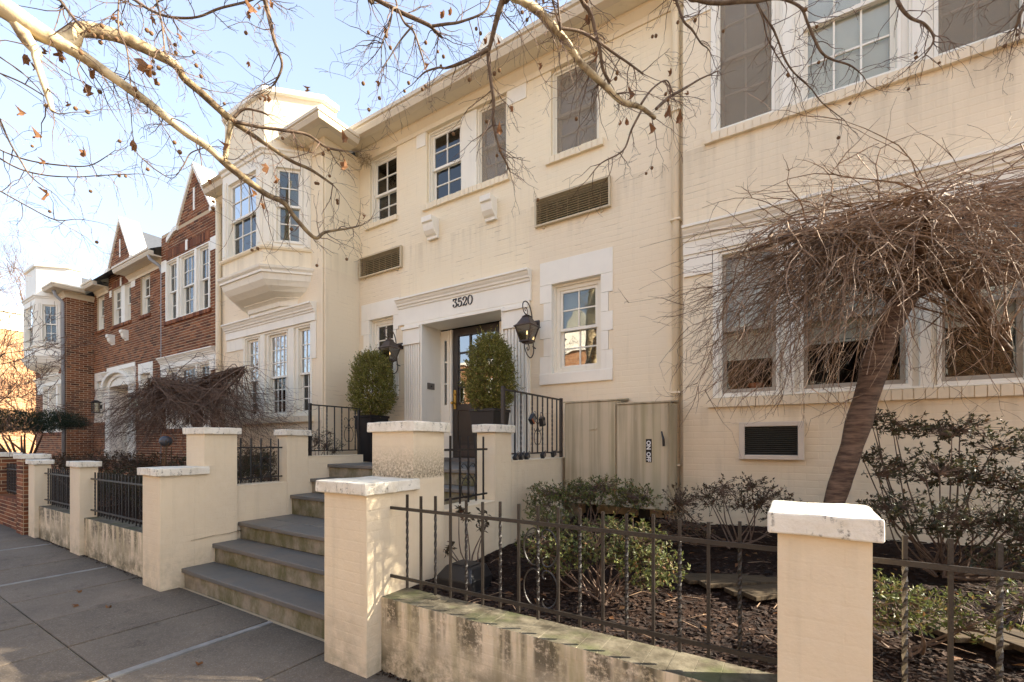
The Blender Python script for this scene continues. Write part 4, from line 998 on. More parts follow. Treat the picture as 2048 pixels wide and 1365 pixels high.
def fence(label, x0, x1, y, first, step, z_low, z_high, zb, zt, par_group, scrolls=None, mat='iron', dbl=.0, n=None):
    P = thing('iron_fence', label, 'fence', ((x0+x1)/2, y, z_low), par_group)
    MB().box(x0, x1, y-.009, y+.003, z_high-.010, z_high+.010).obj('rail', mat, P); MB().box(x0, x1, y-.009, y+.003, z_low-.010, z_low+.010).obj('rail', mat, P)
    k = 0; x = first
    while x < x1-.03:
        j = rnd.uniform(-.003, .003)
        bar(P, (x+j, y+.010, zb+rnd.uniform(-.01, .01)), (x+j, y+.010, zt+rnd.uniform(-.008, .008)), .0068, tw=(k % 2 == 0), mat=mat)
        x += step; k += 1
    if scrolls:
        Q = lambda u, z: (u, y+.004, z)
        for c in scrolls:
            for sg in (-1, 1):
                for zc, h in ((z_low+.62*(z_high-z_low)+.045, .20), (z_low+.30*(z_high-z_low)-.03, .20)):
                    cscroll(Q, c+sg*.058, zc, .092, h, sg < 0, .0045, P, mat)
    return P
FG = 'iron fence sections on the low wall'
fence('weathered iron fence section right of the steps with a double scroll panel', -2.36, -.04, 2.135, -2.158, .1232, .606, 1.065, .548, 1.158, FG, scrolls=[-1.155], mat='ironw')
fence('iron fence section at the right edge, right of the nearest pier', .23, 3.2, 2.135, .352, .1195, .606, 1.065, .548, 1.16, FG, mat='ironw')
fence('closely barred iron fence section next to the left stepped pier', -8.05, -5.83, 2.12, -7.93, .105, .60, 1.02, .53, 1.11, FG, mat='ironw')
fence('closely barred iron fence section at the far end of the left low wall', -10.17, -8.42, 2.12, -10.04, .105, .60, 1.02, .53, 1.11, FG, mat='ironw')
fence('small black iron fence on the red brick wall at the left edge', -12.76, -11.04, 2.12, -12.64, .105, .62, 1.02, .56, 1.12, FG)
def yfence(kind, label, x, y0, y1, ys, zl, zh, zb, zt, posts=(), scr=None, cat='railing', grp=None, over=(0, 0)):
    P = thing(kind, label, cat, (x, (y0+y1)/2, zb), grp)
    MB().box(x-.008, x+.008, y0-over[0], y1+over[1], zh-.009, zh+.009).obj('rail', 'iron', P); MB().box(x-.007, x+.007, y0-over[0], y1+over[1], zl-.008, zl+.008).obj('rail', 'iron', P)
    for k, y in enumerate(ys): bar(P, (x+.001, y, zb), (x+.001, y, zt), .0065, tw=(k % 2 == 1) and kind == 'railing')
    for (y, a, b) in posts: MB().box(x-.016, x+.016, y-.016, y+.016, a, b).obj('post', 'iron', P)
    Q = lambda u, z: (x, u, z)
    if scr:
        cy, zc, wd, ht = scr
        for sg in (-1, 1):
            cscroll(Q, cy+sg*wd*.5, zc-ht*.26, wd*.84, ht*.56, sg < 0, .0042, P, 'iron')
            cscroll(Q, cy+sg*wd*.5, zc+ht*.22, wd*.80, ht*.40, sg > 0, .0038, P, 'iron')
    return P
yfence('side_fence', 'short iron scroll panel between the tall and small cream piers right of the steps', -2.33, 2.66, 3.30, [2.79, 2.914, 3.028, 3.137, 3.245], 1.05, 1.447, 1.0, 1.56, scr=(3.028, 1.20, .10, .30), cat='iron fence', grp='iron panels in the stair side walls', over=(0, 0))
yfence('side_fence', 'short iron panel between the tall and small cream piers left of the steps', -5.55, 2.68, 3.32, [2.80, 2.92, 3.04, 3.16, 3.26], 1.08, 1.447, 1.02, 1.56, scr=(3.04, 1.22, .10, .26), cat='iron fence', grp='iron panels in the stair side walls')
rl = [3.814+.1175*i for i in range(10)]
yfence('railing', 'black porch railing right of the door with key lock boxes hanging on it', -2.35, 3.60, 4.88, rl[:-1], 1.395, 2.02, 1.39, 2.02, posts=[(3.60, 1.2, 2.05), (4.872, 1.32, 2.04)], scr=(4.289, 1.63, .085, .26), grp='black railings on both sides of the porch')
yfence('railing', 'black porch railing on the left behind the potted shrub', -5.50, 3.67, 4.46, [3.803, 3.926, 4.049, 4.17, 4.292, 4.404], 1.40, 2.02, 1.40, 2.02, posts=[(3.67, 1.32, 2.04), (4.47, 1.32, 2.03)], scr=(4.292, 1.72, .085, .36), grp='black railings on both sides of the porch')

# ---------------------------------------------------------------- lock boxes
def lockbox(label, x, y, z, tilt, yaw=0, sc=1., band=None):
    P = thing('lock_box', label, 'lock box', (x, y, z), 'key lock boxes on the right railing')
    c, s = math.cos(tilt), math.sin(tilt)
    def T(a, b, d): return (x+a*sc+.02, y+(b*c-d*s)*sc, z+(b*s+d*c)*sc)
    def bx(a0, a1, b0, b1, d0, d1, nm, mt, bev=.004):
        m = MB(); v = [T(a, b, d) for d in (d0, d1) for a, b in ((a0, b0), (a1, b0), (a1, b1), (a0, b1))]
        m.add(v, [(3, 2, 1, 0), (4, 5, 6, 7), (0, 1, 5, 4), (1, 2, 6, 5), (2, 3, 7, 6), (3, 0, 4, 7)]).obj(nm, mt, P, bev=bev)
    bx(-.018, .022, -.032, .032, -.125, -.045, 'body', 'plastic'); bx(.0225, .026, -.022, .022, -.105, -.07, 'keypad', 'steel', .001)
    bx(-.012, .016, -.026, .026, -.045, -.033, 'collar', 'steel', .002)
    if band: bx(.0225, .027, -.03, .03, -.125, -.110, 'band', 'terracotta', .001)
    pts = [T(0, -.018, -.035)]+[T(0, -.018*math.cos(t), -.012+.02*math.sin(t)) for t in [0, .5, 1., 1.57, 2.1, 2.6, 3.14]]+[T(0, .018, -.035)]
    MB().tube(pts, .0045, 6).obj('shackle', 'steel', P, smooth=True)
lockbox('black lock box with a reddish band tilted left near the top of the scroll', -2.35, 4.20, 1.83, -.75, band=1, sc=1.15)
lockbox('black lock box hanging right of the banded one near the top of the scroll', -2.35, 4.33, 1.83, .25, sc=1.15)
for i, (y, t_) in enumerate(((3.86, -.9), (3.97, -1.0), (4.08, -.95), (4.44, -1.05), (4.70, -1.2))):
    lockbox(['black lock box lowest on the railing beside the small pier', 'second lock box from the small pier on the bottom rail', 'third lock box from the small pier on the bottom rail', 'lone dark lock box at the middle right of the bottom rail', 'thin lock box farthest right on the bottom rail'][i], -2.35, y, 1.405, t_, sc=.9)

# ---------------------------------------------------------------- lanterns
def lantern(label, dx):
    P = thing('wall_lantern', label, 'lantern', (dx, 5.2, 2.95), 'scrolled wall lanterns beside the door')
    W = 5.2-.0; Z0 = 2.95; g = lambda n, z: (dx, W-n, z)
    def pp(l): return [g((820-x)*.00114, 3.308-(y-210)*.00075) for x, y in catmull(l, 5)]
    MB().box(dx-.055, dx+.055, W-.03, W+.0, 3.02, 3.12).obj('wall_plate', 'bronze', P, bev=.005)
    MB().box(dx-.03, dx+.03, W-.11, W-.03, 3.045, 3.095).obj('arm', 'bronze', P, bev=.006)
    up = pp([(722, 560), (722, 460), (700, 340), (650, 240), (580, 210), (525, 250), (510, 320), (530, 390), (575, 430), (612, 408), (615, 360), (590, 320), (562, 330), (562, 365), (580, 372)])
    n = len(up); MB().tube(up, [.0088-.003*i/n for i in range(n)], 6).obj('scroll', 'bronze', P, smooth=True)
    dn = pp([(722, 560), (735, 700), (745, 880), (758, 1000), (735, 1090), (680, 1145), (610, 1110), (560, 1020), (552, 955), (590, 905), (640, 930), (655, 990), (625, 1030), (598, 1000), (610, 985)])
    MB().tube(dn, [.0088-.003*i/n for i in range(len(dn))], 6).obj('scroll', 'bronze', P, smooth=True)
    MB().tube([g(.02, 2.75), g(.095, 2.765)], .008, 6).obj('stay', 'bronze', P)
    cy = W-.245
    def sq(h, z, k=0): return [(dx-h, cy-h, z), (dx+h, cy-h, z), (dx+h, cy+h, z), (dx-h, cy+h, z)]
    MB().loft([sq(.128, 2.985), sq(.130, 2.993), sq(.098, 3.02), (sq(.066, 3.075)), sq(.045, 3.112), sq(.036, 3.118)]).obj('roof', 'bronze', P)
    MB().loft([sq(.052, 3.119), sq(.03, 3.135), sq(.008, 3.15)]).obj('finial', 'bronze', P)
    m = MB(); t, b = .112, .066; zt, zb = 2.985, 2.808
    for sx in (-1, 1):
        for sy in (-1, 1): m.tube([(dx+sx*b, cy+sy*b, zb), (dx+sx*t, cy+sy*t, zt)], .0065, 4)
    m.loft([sq(.075, 2.795), sq(.075, 2.812)]); m.loft([sq(.045, 2.775), sq(.06, 2.795)])
    m.obj('cage', 'bronze', P)
    for k in range(4):
        a, b_ = [(-1, -1), (1, -1), (1, 1), (-1, 1)][k], [(1, -1), (1, 1), (-1, 1), (-1, -1)][k]
        i = .004
        v = [(dx+a[0]*(b-i), cy+a[1]*(b-i), zb), (dx+b_[0]*(b-i), cy+b_[1]*(b-i), zb), (dx+b_[0]*(t-i), cy+b_[1]*(t-i), zt), (dx+a[0]*(t-i), cy+a[1]*(t-i), zt)]
        MB().add(v, [(0, 1, 2, 3)]).obj('glass_pane', 'lglass', P)
    MB().tube([(dx, cy, 2.812), (dx, cy, 2.89)], .011, 8).obj('candle', 'candle', P)
    MB().tube([(dx, cy, 2.89), (dx, cy, 2.905), (dx, cy, 2.925), (dx, cy, 2.945)], [.005, .010, .007, .001], 6).obj('bulb', 'flame', P)
lantern('black scrolled lantern on the wall right of the door surround', -2.87)
lantern('black scrolled lantern left of the door surround, above the left potted shrub', -5.37)
def box_lantern(label, x):
    P = thing('wall_lantern', label, 'lantern', (x, 5.15, 2.5), 'square lanterns of the brick house')
    cy = 5.05
    def sq(h, z): return [(x-h, cy-h, z), (x+h, cy-h, z), (x+h, cy+h, z), (x-h, cy+h, z)]
    MB().loft([sq(.11, 2.78), sq(.12, 2.80), sq(.03, 2.87)]).obj('roof', 'plastic', P); MB().loft([sq(.09, 2.46), sq(.09, 2.49)]).obj('base', 'plastic', P)
    m = MB()
    for sx in (-1, 1):
        for sy in (-1, 1): m.box(x+sx*.08-.008, x+sx*.08+.008, cy+sy*.08-.008, cy+sy*.08+.008, 2.49, 2.78)
    m.obj('cage', 'plastic', P); MB().loft([sq(.072, 2.495), sq(.072, 2.775)]).obj('glass', 'lglass', P)
    MB().box(x-.03, x+.03, 5.12, 5.2, 2.6, 2.72).obj('wall_plate', 'plastic', P)
box_lantern('square black lantern left of the arched white door surround', -18.75); box_lantern('square black lantern right of the arched white door surround', -15.75)

# ---------------------------------------------------------------- electrical cabinets
def cabinet(label, x0, x1, y, z0, z1, handle):
    P = thing('electrical_cabinet', label, 'cabinet', ((x0+x1)/2, y, z0), 'electrical cabinets on the facade')
    MB().box(x0, x1, y+.018, 5.19, z0, z1-.02).obj('body', 'cab', P, bev=.004)
    MB().box(x0+.004, x1-.012, y, y+.016, z0+.01, z1-.03).obj('door', 'cab', P, bev=.004)
    MB().add([(x0-.01, y-.012, z1-.022), (x1+.012, y-.012, z1-.022), (x1+.012, 5.19, z1+.02), (x0-.01, 5.19, z1+.02), (x0-.01, y-.012, z1-.008), (x1+.012, y-.012, z1-.008), (x1+.012, 5.19, z1+.034), (x0-.01, 5.19, z1+.034)],
             [(3, 2, 1, 0), (4, 5, 6, 7), (0, 1, 5, 4), (1, 2, 6, 5), (2, 3, 7, 6), (3, 0, 4, 7)]).obj('hood', 'cab', P)
    MB().box(x0+.15, x0+.24, 5.05, 5.19, .45, z0-.001).obj('base', 'plastic', P)
    if handle:
        MB().tube([(x1-.075, y-.004, 1.62), (x1-.06, y-.03, 1.575), (x1-.048, y-.04, 1.54), (x1-.048, y-.032, 1.47)], [.007, .010, .013, .012], 6).obj('handle', 'iron', P)
        lb = MB().box(-1.30, -1.24, y-.005, y-.0005, 1.30, 1.545).obj('label_plate', 'label', P)
        for txt, zz, sz in (('ON', 1.527, .058), ('OFF', 1.408, .058)):
            c = bpy.data.curves.new('lettering', 'FONT'); c.body = txt; c.size = sz; c.extrude = .0008; c.offset = .0022
            t = bpy.data.objects.new('lettering', c); COL.objects.link(t)
            dg = bpy.context.evaluated_depsgraph_get(); me = bpy.data.meshes.new_from_object(t.evaluated_get(dg)); bpy.data.objects.remove(t)
            o = bpy.data.objects.new('lettering', me); me.materials.clear(); me.materials.append(MAT['lettering']); link(o, P)
            # text runs downwards, tops of the letters to the right
            o.parent = lb; o.matrix_parent_inverse = Matrix.Identity(4)
            o.matrix_basis = Matrix(((0, 1, 0, -1.29), (0, 0, -1, y-.0065), (-1, 0, 0, zz), (0, 0, 0, 1)))
        MB().box(-1.295, -1.245, y-.0062, y-.005, 1.434, 1.437).obj('lettering', 'lettering', lb)
    else:
        MB().box((x0+x1)/2-.0, (x0+x1)/2+.085, y-.012, y, 1.655, 1.668).obj('latch', 'cab', P)
cabinet('weathered beige electrical cabinet against the porch railing, without writing', -2.262, -1.632, 4.78, .80, 1.995, False)
cabinet('weathered beige electrical cabinet with a black ON and OFF label and dark handle', -1.617, -1.063, 4.74, .80, 1.945, True)

# ---------------------------------------------------------------- small things
P = thing('utility_box', 'low black plastic box on the mulch behind the fence beside the stepped pier', 'box', (-1.98, 2.55, .47))
MB().loft([[(-2.16, 2.42, .46), (-1.84, 2.42, .46), (-1.84, 2.68, .46), (-2.16, 2.68, .46)], [(-2.16, 2.42, .55), (-1.84, 2.42, .55), (-1.84, 2.68, .55), (-2.16, 2.68, .55)], [(-2.10, 2.47, .63), (-1.88, 2.47, .63), (-1.88, 2.66, .63), (-2.10, 2.66, .63)]]).obj('body', 'plastic', P, bev=.012)
MB().box(-2.175, -1.825, 2.405, 2.695, .455, .475).obj('base_flange', 'plastic', P, bev=.004)
MB().box(-2.07, -1.91, 2.50, 2.63, .63, .637).obj('lid', 'plastic', P, bev=.003)
P = thing('board_walk', 'grey weathered boards lying on the mulch left of the nearest pier', 'boards', (-.3, 3.4, .5))
for i in range(5):
    x = -.52+.125*i; a = R(-62+5*i)
    m = MB().box(-.05, .05, -.30+.03*(i % 2), .30, 0, .028)
    m.v = [(x+v[0]*math.cos(a)-v[1]*math.sin(a), 3.42-.02*i+v[0]*math.sin(a)+v[1]*math.cos(a), .535+.008*(i % 3)+v[2]+.01*v[1]) for v in m.v]; m.obj('board', 'board', P, bev=.004)
P = thing('board_walk', 'dark weathered boards on the mulch right of the nearest pier', 'boards', (.6, 3.1, .5))
for i in range(5):
    x = .56+.115*i; a = R(32+3*i)
    m = MB().box(-.048, .048, -.27, .27, 0, .028)
    m.v = [(x+v[0]*math.cos(a)-v[1]*math.sin(a), 3.2-.03*i+v[0]*math.sin(a)+v[1]*math.cos(a), .54+.006*(i % 3)+v[2]) for v in m.v]; m.obj('board', 'board', P, bev=.004)
P = thing('gazing_ball', 'blue grey garden ball on thin wire stakes in the left garden', 'garden ball', (-7.85, 2.9, .5))
m = MB(); rr = []; c = Vector((-7.85, 2.9, 1.53))
for i in range(9):
    t = math.pi*i/8; rr.append([(c.x+max(.002, .085*math.sin(t))*math.cos(q*.5236), c.y+max(.002, .085*math.sin(t))*math.sin(q*.5236), c.z-.08*math.cos(t)) for q in range(12)])
m.loft(rr).obj('ball', 'gaze', P, smooth=True)
for (a, b) in ((-.05, .25), (.04, .1), (.09, -.1)): MB().tube([(c.x+a, c.y, 1.50), (c.x+a+b*.7, c.y-.15, .5)], .005, 5).obj('stake', 'seed', P)
MB().tube([(c.x-.02+.10, c.y-.04, 1.2), (c.x+.20, c.y-.06, 1.24)], .004, 5).obj('cross_wire', 'seed', P)
for i in range(3):
    o = MB().tube([(-7.3+i*.16, 2.7, .5), (-7.36+i*.17, 2.72, 1.55-.1*i)], .006, 5).obj('garden_stake', 'board'); tag(o, ['thin garden stake nearest the gazing ball', 'middle one of three thin garden stakes', 'thin garden stake farthest right near the red brick wall'][i], 'stake', 'thin garden stakes')
P = thing('flower_pot', 'small terracotta pot behind the left ground floor pane of the right window group', 'flower pot', (-.32, 5.32, 2.0))
def cyl(x, y, zr, n=14):
    return [[(x+r*math.cos(2*math.pi*k/n), y+r*math.sin(2*math.pi*k/n), z) for k in range(n)] for r, z in zr]
MB().loft(cyl(-.32, 5.36, [(.05, 2.0), (.065, 2.10), (.075, 2.10), (.075, 2.13), (.06, 2.13)])).obj('pot', 'terracotta', P)
MB().box(-.68, 1.6, 5.24, 5.5, 1.94, 2.0).obj('inner_ledge', 'dark', P)

# planters with clipped shrubs
def planter(label, cx, cy):
    P = thing('planter', label, 'planter', (cx, cy, 1.215), 'tapered black planters on the porch')
    def sq(h, z): return [(cx-h, cy-h, z), (cx+h, cy-h, z), (cx+h, cy+h, z), (cx-h, cy+h, z)]
    MB().loft([sq(.125, 1.216), sq(.18, 1.89), sq(.19, 1.89), sq(.19, 1.925), sq(.165, 1.925), sq(.16, 1.86)], caps=True).obj('pot', 'planter', P, bev=.004)
    MB().loft([sq(.155, 1.862), sq(.157, 1.885)]).obj('soil', 'mulch', P)
    return P
planter('tapered black planter on the porch left of the door', -5.53, 4.74); planter('tapered black planter on the porch right of the door', -3.22, 4.63)

# roof dormer and wren nest
P = thing('roof_dormer', 'pale dormer with dark arched window rising behind the gutter', 'dormer', (-4.4, 6.3, 7.6))
FDm = FX(6.3)
pts = [(-5.05, 7.1), (-3.75, 7.1), (-3.75, 7.75), (-3.95, 7.95), (-4.15, 8.35), (-4.3, 8.52), (-4.4, 8.56), (-4.5, 8.52), (-4.65, 8.35), (-4.85, 7.95), (-5.05, 7.75)]
recalc(MB().poly(FDm, pts, -1.2, 0).obj('front', 'cwhite', P))
ar = [(-4.62, 7.6)]+[(-4.4-.22*math.cos(t*math.pi/10), 8.0+.22*math.sin(t*math.pi/10)) for t in range(11)]+[(-4.18, 7.6)]
MB().poly(FDm, ar, .0, .02).obj('window', 'acgrille', P)
def fuzz(name, label, c, r, n, mat, cat):
    rr = random.Random(9); m = MB()
    for _ in range(n):
        d = Vector((rr.gauss(0, 1), rr.gauss(0, 1), rr.gauss(0, .7))).normalized(); e = Vector((rr.gauss(0, 1), rr.gauss(0, 1), rr.gauss(0, 1.2))).normalized()
        p = Vector(c)+d*r*rr.random()**.4; m.tube([p-e*.04, p, p+e*.05+Vector((0, 0, -.02))], .0018, 3, cap=False)
    o = m.obj(name, mat); tag(o, label, cat)
fuzz('bird_nest', 'straggly straw nest tucked under the gutter corner', (-6.02, 5.02, 6.22), .12, 160, 'nest', 'nest')
# ---------------------------------------------------------------- vegetation helpers
def leafquad(m, p, d, up, l, w_):
    """a folded leaf: 2 quads meeting at the midrib"""
    s = d.cross(up)
    if s.length < 1e-4: s = d.orthogonal()
    s.normalize(); n = s.cross(d)
    a = p; b = p+d*l*.5; c = p+d*l; q = n*w_*.25
    k = len(m.v)
    m.v += [tuple(a), tuple(b+s*w_*.5+q), tuple(c), tuple(b-s*w_*.5+q), tuple(b)]
    m.f += [(k, k+1, k+4), (k+1, k+2, k+4), (k, k+4, k+3), (k+4, k+2, k+3)]
def rdir(r): return Vector((r.gauss(0, 1), r.gauss(0, 1), r.gauss(0, 1))).normalized()
def twig(m, r, p, d, L, rad, depth, grav=0., wander=.25, kids=(2, 4), tips=None, n=5, ratio=.55, sides=3, minr=.0011):
    pts = [p]; rads = [rad]; dirs = [d.copy()]
    for i in range(n):
        d = (d+rdir(r)*wander+Vector((0, 0, grav))).normalized()
        p = p+d*(L/n); pts.append(p); rads.append(max(minr, rad*(1-.72*(i+1)/n))); dirs.append(d.copy())
    m.tube(pts, rads, sides, cap=False)
    if depth > 0:
        for k in range(r.randint(*kids)):
            i = r.randint(1, n); e = dirs[i]; s = e.orthogonal().normalized(); s = Matrix.Rotation(r.uniform(0, 6.28), 3, e) @ s
            nd = (e*r.uniform(.5, 1.)+s*r.uniform(.5, 1.)).normalized()
            twig(m, r, pts[i], nd, L*ratio*r.uniform(.6, 1.2), max(minr, rads[i]*.65), depth-1, grav, wander, kids, tips, n=max(3, n-1), ratio=ratio, sides=3, minr=minr)
    elif tips is not None: tips.append((pts[-1], d))
def curve(pts, k=5): return [Vector(p[:3]) for p in catmull([tuple(p) for p in pts], k)], [p[3] for p in catmull([tuple(p) for p in pts], k)]

